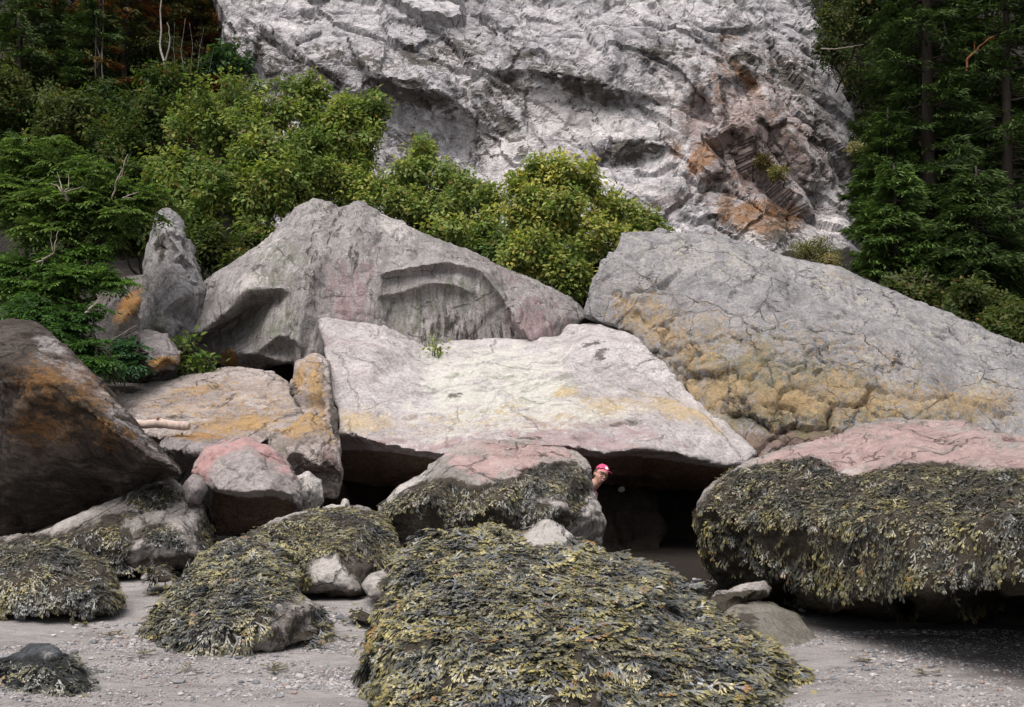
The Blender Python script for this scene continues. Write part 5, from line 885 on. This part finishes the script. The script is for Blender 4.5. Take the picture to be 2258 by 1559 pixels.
# ---------------------------------------------------------------- conifers
TW_V = np.array([(0, 0, 0), (0.35, -0.13, 0.0), (1, 0, -0.05), (0.35, 0.13, 0.0), (0.3, 0, 0.10), (0.3, 0, -0.06)])
TW_F = np.array([(0, 1, 2, 3), (0, 5, 2, 4)])
def conifer(label, base, height, radius, seed, dens=1.0, low=0.05, col=((0.014, 0.030, 0.011), (0.045, 0.075, 0.020)), name='conifer_tree', group=None, bark=None, tr=None, rust=0.0, spray=0.17):
    rng = np.random.default_rng(seed); s = Soup(); tr = tr or 0.016 * height
    z = np.linspace(0, 1, 14)[:, None]; tp = np.hstack([np.cumsum(rng.normal(0, .02, (14, 1)), 0), np.cumsum(rng.normal(0, .02, (14, 1)), 0), z * height])
    V, F = tube(tp, np.linspace(tr, 0.02, 14), 9); s.add(V, F)
    ps, xs, ns, sc, tt = [], [], [], [], []
    h = low * height
    while h < height * 0.985:
        f = (h / height); L0 = radius * (1 - f) ** 0.75 * (0.55 + 0.45 * min(1, f / 0.2)) + 0.15
        for k in range(rng.integers(5, 8)):
            if rng.random() > 0.85 * dens + 0.1: continue
            a = rng.uniform(0, 6.28); L = L0 * rng.uniform(0.55, 1.15); d = np.array([math.cos(a), math.sin(a), 0]); n = 9
            t = np.linspace(0, 1, n)[:, None]; o = np.array([np.interp(h, tp[:, 2], tp[:, 0]), np.interp(h, tp[:, 2], tp[:, 1]), h + rng.uniform(-.1, .1)])
            up = rng.uniform(-0.05, 0.25); sag = rng.uniform(0.28, 0.55)
            pts = o + d * L * t + np.array([0, 0, 1.0]) * L * (up * t - sag * t ** 1.6 + 0.22 * t ** 3); pts[1:] += rng.normal(0, .015, (n - 1, 3))
            V, F = tube(pts, np.linspace(0.012 + 0.008 * L, 0.004, n), 5); s.add(V, F)
            bare = rng.random() < 0.12 and f < 0.6
            if bare: continue
            side = np.array([-d[1], d[0], 0])
            m = int(26 * L + 8); ft = rng.uniform(0.12, 1, m) ** 0.75; sgn = rng.choice([-1, 1], m)
            ctr = np.stack([np.interp(ft, t[:, 0], pts[:, q]) for q in range(3)], -1)
            tw = (1 - ft) ** 0.6 * L * 0.36 + 0.10
            for q in range(6):
                g = rng.uniform(0.1, 1, m)
                pp = ctr + side * (sgn * tw * g)[:, None] + d * (tw * g * 0.5)[:, None] + np.array([0, 0, -0.22]) * (tw * g)[:, None] + rng.normal(0, .03, (m, 3))
                ps.append(pp); xs.append(unit(side * sgn[:, None] * 0.8 + d * 0.8 + np.array([0, 0, -0.25]) + rng.normal(0, .35, (m, 3)))); tt.append(g[:, None] * 0.6 + ft[:, None] * 0.4)
        h += height * 0.022 + 0.10
    p, X = np.vstack(ps), np.vstack(xs); t = np.vstack(tt); m = len(p)
    N = unit(np.array([0, 0, 1.0]) + rng.normal(0, .4, (m, 3))); Y = unit(np.cross(N, X)); Z = np.cross(X, Y); sz = spray * rng.uniform(.6, 1.2, (m, 1))
    V, F = scatter(TW_V, TW_F, p, X * sz, Y * sz, Z * sz)
    t = np.clip(t + rng.normal(0, .2, t.shape), 0, 1); c = np.array(col[0]) * (1 - t) + np.array(col[1]) * t
    if rust:
        r = np.clip(fbm(p * 0.9, 3, seed) * 2.2 - 0.6 + rust, 0, 1)[:, None]; c = c * (1 - r) + np.array([0.15, 0.06, 0.018]) * rng.uniform(.5, 1.2, (m, 1)) * r
    root = np.asarray(base, float); e = link(name, None, loc=root); tag(e, label, 'tree', group)
    link('crown', build_mesh('crown', V, F, [M_needle], np.repeat(c * np.array([1.9, 1.8, 1.7]), len(TW_V), 0)), e)
    link('trunk', s.mesh('trunk', [bark or M_bark]), e)
    return e
def on_hill(px, d):
    x = (px - CX) / FPX * d; return np.array([x, d, float(hill_z(np.array([[x]]), np.array([[d]]))[0, 0]) - 0.2])
conifer('dark spruce with its trunk showing, in the middle of the right hand grove', on_hill(2062, 27.5), 11.5, 2.1, 31)
conifer('dense dark spruce whose branches brush the right edge of the cliff', on_hill(2050, 29.5), 9.5, 1.6, 32, low=0.02)
conifer('spruce cut off by the right edge of the picture', on_hill(2240, 27), 10.5, 2.2, 33)
conifer('tall spruce behind the others at the right, top out of sight', on_hill(2030, 33), 13, 2.4, 34)
conifer('tall spruce behind the others near the upper right corner, with rusty twigs', on_hill(2170, 32), 12.5, 2.7, 35, rust=0.15)
conifer('low bright spruce sapling above the far end of the cracked boulder', on_hill(1985, 25.5), 2.9, 1.3, 36, col=((0.02, 0.045, 0.014), (0.07, 0.12, 0.03)), low=0.02)
conifer('short spruce sapling at the base of the cliff, with level boughs', on_hill(1972, 27.6), 3.6, 1.0, 37, col=((0.02, 0.045, 0.014), (0.065, 0.11, 0.028)), low=0.02)
conifer('young spruce sapling low at the right edge of the picture', on_hill(2150, 25), 2.6, 1.6, 38, low=0.02)
conifer('rusty leaved conifer in the gloom at the upper left', on_hill(255, 33), 9.5, 2.2, 39, rust=0.62, col=((0.02, 0.03, 0.01), (0.05, 0.065, 0.02)))
conifer('dark conifer in the upper left corner', on_hill(110, 34), 9.5, 2.4, 40, rust=0.1)
conifer('dark conifer at the left edge, behind the bright elder bush', on_hill(20, 30), 8.5, 2.1, 41, rust=0.05)
conifer('rusty conifer between the pale trunk and the cliff', on_hill(430, 36.5), 8.5, 1.9, 42, rust=0.75, col=((0.025, 0.03, 0.01), (0.05, 0.06, 0.02)))
conifer('dim conifer in the left wood, right of the rusty one', on_hill(335, 37), 10, 2.3, 43, rust=0.2)
conifer('dim conifer low in the left wood', on_hill(190, 30), 6.0, 1.8, 44, rust=0.1)

for k, (x, y, d, rx, ry, lab) in enumerate(((60, 215, 29, 110, 60, 'dim leafy undergrowth at the left edge, above the bright elder bush'), (170, 270, 28, 90, 50, 'dim leafy undergrowth between the elder bush and the pale outcrop'), (130, 130, 33, 110, 60, 'dim leafy undergrowth beneath the two thin grey trunks'), (330, 130, 34, 90, 60, 'dim leafy undergrowth beneath the rusty conifer'), (300, 500, 21.5, 90, 60, 'dark leaves in the gap behind the tooth shaped rock'), (470, 560, 22.6, 60, 40, 'dark leaves low behind the left slope of the tallest boulder'), (850, 500, 26, 120, 50, 'dim low bush beneath the light green alder and the thin crowned one'), (1060, 560, 25.4, 110, 50, 'dim low bush left of the foot of the yellowing alder'), (1290, 600, 24.5, 90, 50, 'dim low bush behind the yellowing alder'), (2130, 680, 23.6, 110, 40, 'dim low bush at the right edge, behind the top of the cracked boulder'), (2240, 720, 22.6, 80, 60, 'dim bush in the right corner of the grove, behind the cracked boulder'), (1990, 640, 24.5, 70, 30, 'dim low bush under the low bright sapling'))):
    broadleaf('undergrowth_bush', lab, 'bush', [px_blob(x, y, d, rx, ry), px_blob(x - 60, y + 30, d - .4, rx * .6, ry * .7), px_blob(x + 60, y + 25, d - .4, rx * .6, ry * .7)], 420, 60 + k, base=(0.032, 0.05, 0.014), tipc=(0.085, 0.105, 0.028))
for k, (x, y, d, rx, ry, lab) in enumerate(((1860, 60, 33, 60, 80, 'dark leafy growth hanging over the top right edge of the cliff'), (1960, 250, 33.5, 80, 100, 'dark growth behind the spruces, at the right edge of the cliff'), (2080, 620, 29, 110, 60, 'dim undergrowth between the spruce trunks above the cracked boulder'), (2200, 300, 33.5, 120, 120, 'dim leafy growth deep in the right hand grove'), (1925, 620, 28.5, 70, 40, 'low dark bush beneath the level boughed sapling'), (1850, -20, 36.5, 70, 70, 'dark growth at the very top, just right of the cliff'), (1905, 140, 35.5, 50, 90, 'dark growth behind the pale dead bough at the cliff edge'), (1935, 380, 34.5, 50, 110, 'dark growth in the shade between cliff and spruces'))):
    broadleaf('undergrowth_bush', lab, 'bush', [px_blob(x, y, d, rx, ry), px_blob(x - 40, y + 60, d - .4, rx * .6, ry * .7), px_blob(x + 50, y - 50, d - .4, rx * .6, ry * .7)], 420, 70 + k, base=(0.026, 0.042, 0.014), tipc=(0.07, 0.085, 0.028))

def branch_thing(name, label, cat, px_paths, mat, r=0.02):
    """a dead branch: a main stem and side twigs, each path a list of (px, py, d)"""
    s = Soup(); base = P(*px_paths[0][0])
    for k, path in enumerate(px_paths):
        pts = np.array([P(*q) for q in path]); n = len(pts); tt = np.linspace(0, n - 1, 3 * n); pts = np.stack([np.interp(tt, range(n), pts[:, i]) for i in range(3)], -1)
        rr = r if k == 0 else r * 0.55
        pts += np.random.default_rng(k).normal(0, rr * 0.5, pts.shape)
        V, F = tube(pts - base, np.linspace(rr, rr * 0.3, len(pts)), 6); s.add(V, F)
    o = link(name, s.mesh(name, [mat]), loc=base); tag(o, label, cat)
    return o
branch_thing('birch_tree', 'pale birch like trunk rising at the top left, above the alder', 'tree', [[(356, 330, 27.5), (358, 240, 28), (362, 150, 28.5), (354, 90, 29), (356, -60, 29.5)], [(362, 150, 28.5), (375, 95, 28.6), (372, 50, 28.7)]], M_birch, 0.05)
branch_thing('bare_tree', 'thin grey trunk in the left wood, one of the two left of the rusty conifer', 'tree', [[(215, 240, 29.5), (213, 150, 29.8), (210, -40, 30.2)], [(213, 150, 29.8), (232, 90, 29.9)]], M_birch, 0.03)
branch_thing('bare_tree', 'thin grey trunk nearest the rusty conifer in the left wood', 'tree', [[(222, 230, 29.4), (228, 130, 29.6), (226, -40, 30)], [(226, 140, 29.6), (205, 80, 29.7)]], M_birch, 0.03)
branch_thing('bare_shrub', 'bundle of bare grey stems standing right of the pale trunk', 'shrub', [[(405, 165, 31), (400, 110, 31), (408, 40, 31)], [(420, 165, 31), (425, 100, 31), (418, 50, 31)], [(435, 170, 31), (440, 110, 31), (450, 60, 31)], [(390, 165, 31), (382, 110, 31), (385, 50, 31)], [(460, 165, 31), (470, 110, 31)]], M_birch, 0.012)
branch_thing('dead_branch', 'forked bleached branch lying in the bright elder bush', 'branch', [[(150, 445, 17.2), (138, 420, 17.1), (122, 408, 17.1), (112, 405, 17.1)], [(140, 425, 17.1), (160, 418, 17.1), (185, 412, 17.1)], [(138, 420, 17.1), (132, 398, 17.2), (126, 380, 17.2)], [(140, 425, 17.1), (152, 410, 17.1), (150, 385, 17.2)]], M_dead, 0.018)
branch_thing('dead_branch', 'straight bare twig pointing up out of the right of the elder bush', 'branch', [[(246, 440, 17.3), (258, 400, 17.2), (270, 370, 17.2), (282, 340, 17.3)], [(258, 400, 17.2), (270, 385, 17.2), (274, 360, 17.2)]], M_dead, 0.014)
branch_thing('dead_branch', 'short pale twig lying across the right of the elder bush', 'branch', [[(270, 438, 17.2), (285, 430, 17.2), (306, 423, 17.2)], [(276, 434, 17.2), (300, 440, 17.2)]], M_dead, 0.013)
branch_thing('dead_branch', 'curved white branch hanging at the left edge, below the bright leaves', 'branch', [[(80, 580, 17.0), (100, 570, 17.0), (118, 558, 17.0), (124, 530, 17.0), (128, 505, 17.0)], [(118, 558, 17.0), (112, 530, 17.0), (114, 510, 17.0)], [(100, 570, 17), (88, 590, 17)]], M_dead, 0.016)
branch_thing('dead_branch', 'pale broken branch among the dark elder leaves above the leaning boulder', 'branch', [[(188, 692, 16.3), (200, 680, 16.3), (212, 668, 16.3), (224, 662, 16.3)], [(205, 676, 16.3), (222, 655, 16.3), (226, 648, 16.3)]], M_dead, 0.02)
branch_thing('dead_branch', 'thin grey twig leaning on the small lichened boulder', 'branch', [[(245, 790, 16.5), (246, 750, 16.5), (270, 735, 16.5), (300, 718, 16.6)]], M_dead, 0.01)
branch_thing('dead_branch', 'pale dead bough crossing the top of the right hand grove', 'branch', [[(1810, 108, 28), (1840, 108, 28), (1870, 104, 28), (1905, 98, 28)]], M_dead, 0.018)
branch_thing('dead_branch', 'grey dead snag at the top of the right hand grove', 'branch', [[(2068, 140, 28), (2080, 105, 28), (2084, 75, 28), (2080, 20, 28)], [(2080, 110, 28), (2098, 92, 28), (2104, 80, 28)], [(2076, 125, 28), (2090, 118, 28)]], M_birch, 0.04)
branch_thing('arbutus_branch', 'orange barked branch at the upper right corner', 'branch', [[(2128, 165, 26.5), (2134, 130, 26.5), (2150, 112, 26.5), (2165, 98, 26.5), (2190, 80, 26.5)], [(2150, 112, 26.5), (2148, 92, 26.5)]], bark_mat('orange_bark', (0.22, 0.07, 0.03), (0.42, 0.16, 0.07)), 0.03)
branch_thing('dead_branch', 'white forked twig low at the right edge, above the cracked boulder', 'branch', [[(2110, 600, 24.5), (2122, 585, 24.5), (2134, 572, 24.5)], [(2118, 588, 24.5), (2116, 572, 24.5)], [(2122, 585, 24.5), (2140, 582, 24.5)]], M_dead, 0.014)
rngt = random.Random(9)
for lab, (x, y) in (('tangle of thin bare twigs low in the right hand grove', (2090, 670)), ('spray of thin bare twigs by the right edge above the cracked boulder', (2150, 690)), ('bare twigs under the low spruce sapling', (2010, 640))):
    branch_thing('bare_twigs', lab, 'twigs', [[(x, y + 25, 24), (x + rngt.uniform(-20, 20), y - 10, 24)]] + [[(x + rngt.uniform(-12, 12), y + 15, 24), (x + rngt.uniform(-40, 40), y - rngt.uniform(5, 35), 24), (x + rngt.uniform(-70, 70), y - rngt.uniform(15, 60), 24)] for _ in range(7)], M_dead, 0.008)

# driftwood on the tan ledge
def driftwood():
    a = [P(x, y, d) for x, y, d in ((285, 934, 14.9), (320, 936, 14.85), (352, 933, 14.85), (385, 938, 14.8), (418, 940, 14.8))]; base = a[0]
    n = 24; t = np.linspace(0, 4, n); pts = np.stack([np.interp(t, range(5), np.array(a)[:, i]) for i in range(3)], -1) - base
    r = np.full(n, 0.055); r[11:13] = 0.066; r[0] = r[-1] = 0.045; s = Soup(); V, F = tube(pts, r, 12); s.add(V, F)
    e = link('driftwood_log', s.mesh('driftwood_log', [bark_mat('bleached_log', (0.34, 0.26, 0.22), (0.60, 0.49, 0.43))]), loc=base); tag(e, 'bleached pinkish driftwood log lying on the tan ledge', 'driftwood')
    k = Soup(); V, F = tube(np.array([pts[11] + np.array([0, -0.02, 0.03]), pts[11] + np.array([0.01, -0.06, 0.075])]), [0.028, 0.014], 8); k.add(V, F)
    link('knot', k.mesh('knot', [plain_mat('dark_knot', (0.28, 0.14, 0.10), 0.8)]), e)
driftwood()
# ---------------------------------------------------------------- the person peeking out from behind the boulder
def ellipsoid(nu=40, nv=28):
    u = np.linspace(0, 2 * np.pi, nu, endpoint=False); v = np.linspace(0, np.pi, nv)
    V = np.array([(math.sin(b) * math.cos(a), math.sin(b) * math.sin(a), math.cos(b)) for b in v for a in u]); F = []
    for j in range(nv - 1):
        for i in range(nu): F.append((j * nu + i, (j + 1) * nu + i, (j + 1) * nu + (i + 1) % nu, j * nu + (i + 1) % nu))
    return V, F

def flesh(verts, edges, radii, extra=(), voxel=0.006, smooth=4):
    """one continuous surface grown round a skeleton: tapering limbs and rounded joints, fused together"""
    V, F = [], []; n0 = 0
    def put(v, f):
        nonlocal n0
        V.append(np.asarray(v)); F.extend([tuple(dict.fromkeys(int(i) + n0 for i in q)) for q in f]); n0 += len(v)
    verts = [np.asarray(v, float) for v in verts]
    for i, j in edges:
        v, f = tube(np.array([verts[i] + (verts[j] - verts[i]) * t for t in (0, .33, .66, 1)]), np.linspace(radii[i], radii[j], 4), 14); put(v, f)
    for v0, r in zip(verts, radii):
        v, f = ellipsoid(16, 12); put(v * r + v0, f)
    for v, f in extra: put(v, f)
    me = bpy.data.meshes.new('t'); me.from_pydata([tuple(v) for v in np.vstack(V)], [], [q for q in F if len(q) > 2]); ob = bpy.data.objects.new('t', me); C.objects.link(ob)
    md = ob.modifiers.new('r', 'REMESH'); md.mode = 'VOXEL'; md.voxel_size = voxel; sm = ob.modifiers.new('s', 'SMOOTH'); sm.iterations = smooth
    m2 = bpy.data.meshes.new_from_object(ob.evaluated_get(bpy.context.evaluated_depsgraph_get())); bpy.data.objects.remove(ob); bpy.data.meshes.remove(me)
    import bmesh
    bm = bmesh.new(); bm.from_mesh(m2); seen = set(); comps = []
    for v in bm.verts:
        if v in seen: continue
        st = [v]; seen.add(v); c = []
        while st:
            q = st.pop(); c.append(q)
            for ed in q.link_edges:
                w = ed.other_vert(q)
                if w not in seen: seen.add(w); st.append(w)
        comps.append(c)
    comps.sort(key=len); print('BODY', [len(c) for c in comps])
    for c in comps[:-1]: bmesh.ops.delete(bm, geom=c, context='VERTS')
    bm.to_mesh(m2); bm.free(); m2.materials.clear(); m2.polygons.foreach_set('use_smooth', np.full(len(m2.polygons), True))
    return m2

def head_shape():
    """face towards -y, height 0.225, chin at z = -0.115"""
    V, F = ellipsoid(56, 44); x, y, z = V.T.copy()
    X = x * 0.074; Y = y * 0.092; Z = z * 0.112
    low = sstep(0.0, -1.0, z); front = sstep(0.1, -0.9, y)
    X *= 1 - 0.32 * low; Y = Y * (1 - 0.15 * low) - 0.012 * low * front; Y = np.where(y > 0, Y * (1 - 0.25 * low), Y)
    def bump(cx, cz, rx, rz, amt):
        nonlocal Y
        Y = Y - amt * front * np.exp(-((X - cx) / rx) ** 2 - ((Z - cz) / rz) ** 2)
    bump(0, -0.012, 0.010, 0.020, 0.020); bump(0, -0.026, 0.014, 0.010, 0.014)          # nose
    for s in (-1, 1):
        bump(s * 0.031, 0.008, 0.014, 0.010, -0.011); bump(s * 0.030, 0.028, 0.022, 0.008, 0.005)   # sockets, brows
        bump(s * 0.040, -0.028, 0.018, 0.016, 0.007)                                                # cheeks
    bump(0, -0.052, 0.030, 0.005, -0.005); bump(0, -0.044, 0.024, 0.005, 0.004); bump(0, -0.060, 0.022, 0.006, 0.005); bump(0, -0.095, 0.020, 0.014, 0.007)
    return np.stack([X, Y, Z], -1), F

def person():
    d = 14.1; hc = P(1325, 1047, d); gz = float(ground_z(hc[0], hc[1])); root = np.array([hc[0] - 0.12, hc[1] + 0.1, gz])
    H = hc - root; R = Matrix.Rotation(math.radians(24), 3, 'Z') @ Matrix.Rotation(math.radians(-3), 3, 'X'); T = Matrix.Rotation(math.radians(22), 3, 'Y') @ R; T = np.array(T)
    e = link('person', None, loc=root); tag(e, 'person in a pink cap and shirt peeking out from behind the pink topped boulder', 'person')
    hz = H[2]; neck = H + T @ np.array([0, 0.03, -0.10]); chest = np.array([-0.20, 0.10, hz - 0.43]); pel = np.array([-0.36, 0.16, hz - 0.80])
    up = np.array([-0.075, 0.06, hz - 0.20])
    J, E, Rd = [pel, (pel + chest) / 2, chest, up, neck, H + T @ np.array([0, 0.012, -0.03])], [(0, 1), (1, 2), (2, 3), (3, 4), (4, 5)], [0.15, 0.14, 0.155, 0.11, 0.055, 0.06]
    def limb(start, pts, rs):
        k = start
        for p, r in zip(pts, rs): J.append(np.array(p)); Rd.append(r); E.append((k, len(J) - 1)); k = len(J) - 1
        return k
    hands = []
    for s in (-1, 1):
        sh = up + np.array([s * 0.13 - 0.03, 0.02, -0.045]); el = sh + np.array([s * 0.03 - 0.09, -0.03, -0.28]); wr = el + np.array([-0.10 - 0.04 * s, -0.20, 0.10])
        k = limb(3, [sh, el, wr], [0.058, 0.044, 0.030]); pm = wr + np.array([-0.03, -0.07, 0.03]); k2 = limb(k, [pm], [0.030])
        for f in range(4):
            o = pm + np.array([0.024 * (f - 1.5), -0.015, 0.018]); L = (0.034, 0.040, 0.037, 0.028)[f]
            limb(k2, [o, o + np.array([0, -0.8 * L, 0.3 * L]), o + np.array([0, -1.5 * L, -0.1 * L]), o + np.array([0, -1.9 * L, -0.7 * L])], [0.0095, 0.0085, 0.008, 0.007])
        limb(k, [wr + np.array([s * -0.035, -0.03, 0.015]), wr + np.array([s * -0.055, -0.06, 0.01]), wr + np.array([s * -0.058, -0.085, -0.003])], [0.013, 0.010, 0.008])
        fl = hz - 0.80; hip = pel + np.array([s * 0.10, 0, -0.04]); kn = hip + np.array([s * 0.10, -0.28, -max(0.02, (fl - 0.45) * 0.5)]); an = np.array([hip[0] + s * 0.06, hip[1] + 0.02, 0.09]); toe = an + np.array([0, -0.17, -0.055])
        limb(0, [hip, kn, an, toe], [0.095, 0.062, 0.042, 0.035])
    hv, hf = head_shape(); extra = [(hv @ T.T + H, hf)]
    for s in (-1, 1):
        ev, ef = ellipsoid(14, 10); extra.append(((ev * np.array([0.010, 0.020, 0.032]) + np.array([s * 0.075, 0.010, -0.004])) @ T.T + H, ef))
    m2 = flesh(J, E, Rd, extra, 0.0042, 1); m2.name = 'body'; m2.materials.append(plain_mat('skin', (0.66, 0.38, 0.30), 0.5, 0.08, 60, 0.001))
    link('body', m2, e)
    def cloth(name, J2, E2, R2, mat):
        m = flesh(J2, E2, R2, (), 0.009, 5); m.name = name; m.materials.append(mat); return link(name, m, e)
    n_s = [k for k in range(len(J))]
    pinkc = plain_mat('pink_cloth', (0.56, 0.24, 0.30), 0.8, 0.12, 50, 0.004)
    arms = [6, 7]; i0 = 6; per = (len(J) - 6) // 2
    a0, a1 = 6, 6 + per
    cloth('shirt', [J[0] + np.array([0, 0, .05]), J[1], J[2], J[3], J[3] * .22 + J[4] * .78 + np.array([0, 0, -.006]), J[a0], J[a0 + 1], J[a0 + 1] * .4 + J[a0 + 2] * .6, J[a1], J[a1 + 1], J[a1 + 1] * .4 + J[a1 + 2] * .6], [(0, 1), (1, 2), (2, 3), (3, 4), (3, 5), (5, 6), (6, 7), (3, 8), (8, 9), (9, 10)], [.165, .155, .17, .112, .064, .068, .058, .048, .072, .058, .048], pinkc)
    l0, l1 = 6 + per - 4, 6 + 2 * per - 4
    cloth('trousers', [J[0], J[l0], J[l0 + 1], J[l0 + 2] + np.array([0, 0, .03]), J[l1], J[l1 + 1], J[l1 + 2] + np.array([0, 0, .03])], [(0, 1), (1, 2), (2, 3), (0, 4), (4, 5), (5, 6)], [.165, .108, .076, .056, .108, .076, .056], plain_mat('dark_trousers', (0.05, 0.06, 0.09), 0.85))
    def place(name, v, f, mat, parent=e):
        m = bpy.data.meshes.new(name); m.from_pydata([tuple(q) for q in (np.asarray(v) @ T.T + H)], [], [tuple(dict.fromkeys(q)) for q in f]); m.materials.append(mat); m.polygons.foreach_set('use_smooth', np.full(len(m.polygons), True)); m.validate(); return link(name, m, parent)
    # hair under the cap
    v, f = ellipsoid(40, 28); keep = (v[:, 2] < 0.75) & (v[:, 2] > -0.55) & (v[:, 1] > -0.15 - 0.45 * v[:, 2]); rngh = np.random.default_rng(5)
    v2 = v * np.array([0.084, 0.102, 0.118]) * (1 + 0.05 * fbm(v * 6, 3, 4)[:, None]); f2 = [q for q in f if all(keep[i] for i in q)]
    place('hair', v2, f2, plain_mat('brown_hair', (0.10, 0.06, 0.04), 0.6, 0.4, 90))
    # cap: crown and curved brim
    cap = plain_mat('cap_cloth', (0.52, 0.055, 0.15), 0.75, 0.1, 60, 0.003)
    v, f = ellipsoid(40, 28); k2 = v[:, 2] > 0.36 + 0.20 * -v[:, 1]; vv = v * np.array([0.090, 0.106, 0.128]); vv[:, 2] = np.minimum(vv[:, 2], 0.122) + 0.006
    cr = place('cap', vv, [q for q in f if all(k2[i] for i in q)], cap)
    bv, bf = [], []; n = 17; r = 7
    for layer in (0, 1):
        for j in range(r):
            for i in range(n):
                a = (i / (n - 1) - 0.5) * 2.5; q = j / (r - 1); ext = 0.085 * math.cos(a / 2.5 * math.pi) ** 0.7 if abs(a) < 1.25 else 0
                x = math.sin(a) * (0.086 + 0.15 * q * ext); y = -math.cos(a) * 0.100 - q * ext; z = 0.066 - 0.004 * q - 2.6 * x * x - layer * 0.004
                bv.append((x, y, z))
    for layer in (0, 1):
        o = layer * n * r
        for j in range(r - 1):
            for i in range(n - 1): bf.append((o + j * n + i, o + j * n + i + 1, o + (j + 1) * n + i + 1, o + (j + 1) * n + i))
    for i in range(n - 1): bf.append(((r - 1) * n + i, (r - 1) * n + i + 1, n * r + (r - 1) * n + i + 1, n * r + (r - 1) * n + i))
    place('brim', bv, bf, cap, cr)
    # white printed patch on the front of the cap
    pv, pf = [], []
    for j in range(5):
        for i in range(7):
            a = (i / 6 - .5) * 0.62; zz = 0.078 + 0.032 * j / 4; k = math.sqrt(max(0, 1 - ((zz - 0.006) / 0.128) ** 2)); pv.append((math.sin(a) * 0.0925 * k, -math.cos(a) * 0.1085 * k, zz))
    for j in range(4):
        for i in range(6): pf.append((j * 7 + i, j * 7 + i + 1, (j + 1) * 7 + i + 1, (j + 1) * 7 + i))
    place('cap_patch', pv, pf, plain_mat('white_print', (0.75, 0.62, 0.68), 0.7), cr)
    # eyes, smiling mouth, glasses
    for s in (-1, 1):
        v, f = ellipsoid(16, 12); place('eye', v * 0.0115 + np.array([s * 0.031, -0.0735, 0.007]), f, plain_mat('eye_white', (0.55, 0.5, 0.48), 0.3))
        v, f = ellipsoid(12, 10); place('iris', v * np.array([.0055, .003, .0055]) + np.array([s * 0.031, -0.0845, 0.007]), f, plain_mat('dark_iris', (0.03, 0.02, 0.015), 0.2), bpy.data.objects[[o.name for o in e.children if o.name.startswith('eye')][-1]])
    mv, mf = tube(np.array([(-0.027 + 0.054 * q, -0.086 - 0.012 * math.sin(q * math.pi), -0.047 - 0.011 * math.sin(q * math.pi)) for q in np.linspace(0, 1, 11)]), [0.002, .003, .004, .0048, .005, .005, .005, .0048, .004, .003, .002], 8)
    place('mouth', mv, mf, plain_mat('lips', (0.42, 0.12, 0.11), 0.45))
    tv, tf = tube(np.array([(-0.020 + 0.040 * q, -0.0905 - 0.012 * math.sin(q * math.pi), -0.047 - 0.008 * math.sin(q * math.pi)) for q in np.linspace(0, 1, 9)]), [.001, .002, .0025, .003, .003, .003, .0025, .002, .001], 6)
    place('teeth', tv, tf, plain_mat('tooth_white', (0.75, 0.7, 0.65), 0.3))
    g = Soup()
    for s in (-1, 1):
        a = np.linspace(0, 2 * np.pi, 21); v, f = tube(np.array([(s * 0.032 + 0.023 * math.cos(q), -0.098 + 0.012 * abs(s * 0.032 + 0.023 * math.cos(q)) / 0.05, 0.004 + 0.020 * math.sin(q)) for q in a]), [0.0034] * 21, 5); g.add(v, f)
        v, f = tube(np.array([(s * 0.055, -0.088, 0.010), (s * 0.075, -0.03, 0.012), (s * 0.080, 0.012, 0.008)]), [0.002] * 3, 5); g.add(v, f)
    v, f = tube(np.array([(-0.010, -0.098, 0.008), (0, -0.101, 0.011), (0.010, -0.098, 0.008)]), [0.002] * 3, 5); g.add(v, f)
    m = g.mesh('glasses', [plain_mat('brown_frame', (0.20, 0.10, 0.06), 0.4)]); m.transform(Matrix.Translation(Vector(H)) @ Matrix(T.tolist()).to_4x4()); link('glasses', m, e)
person()
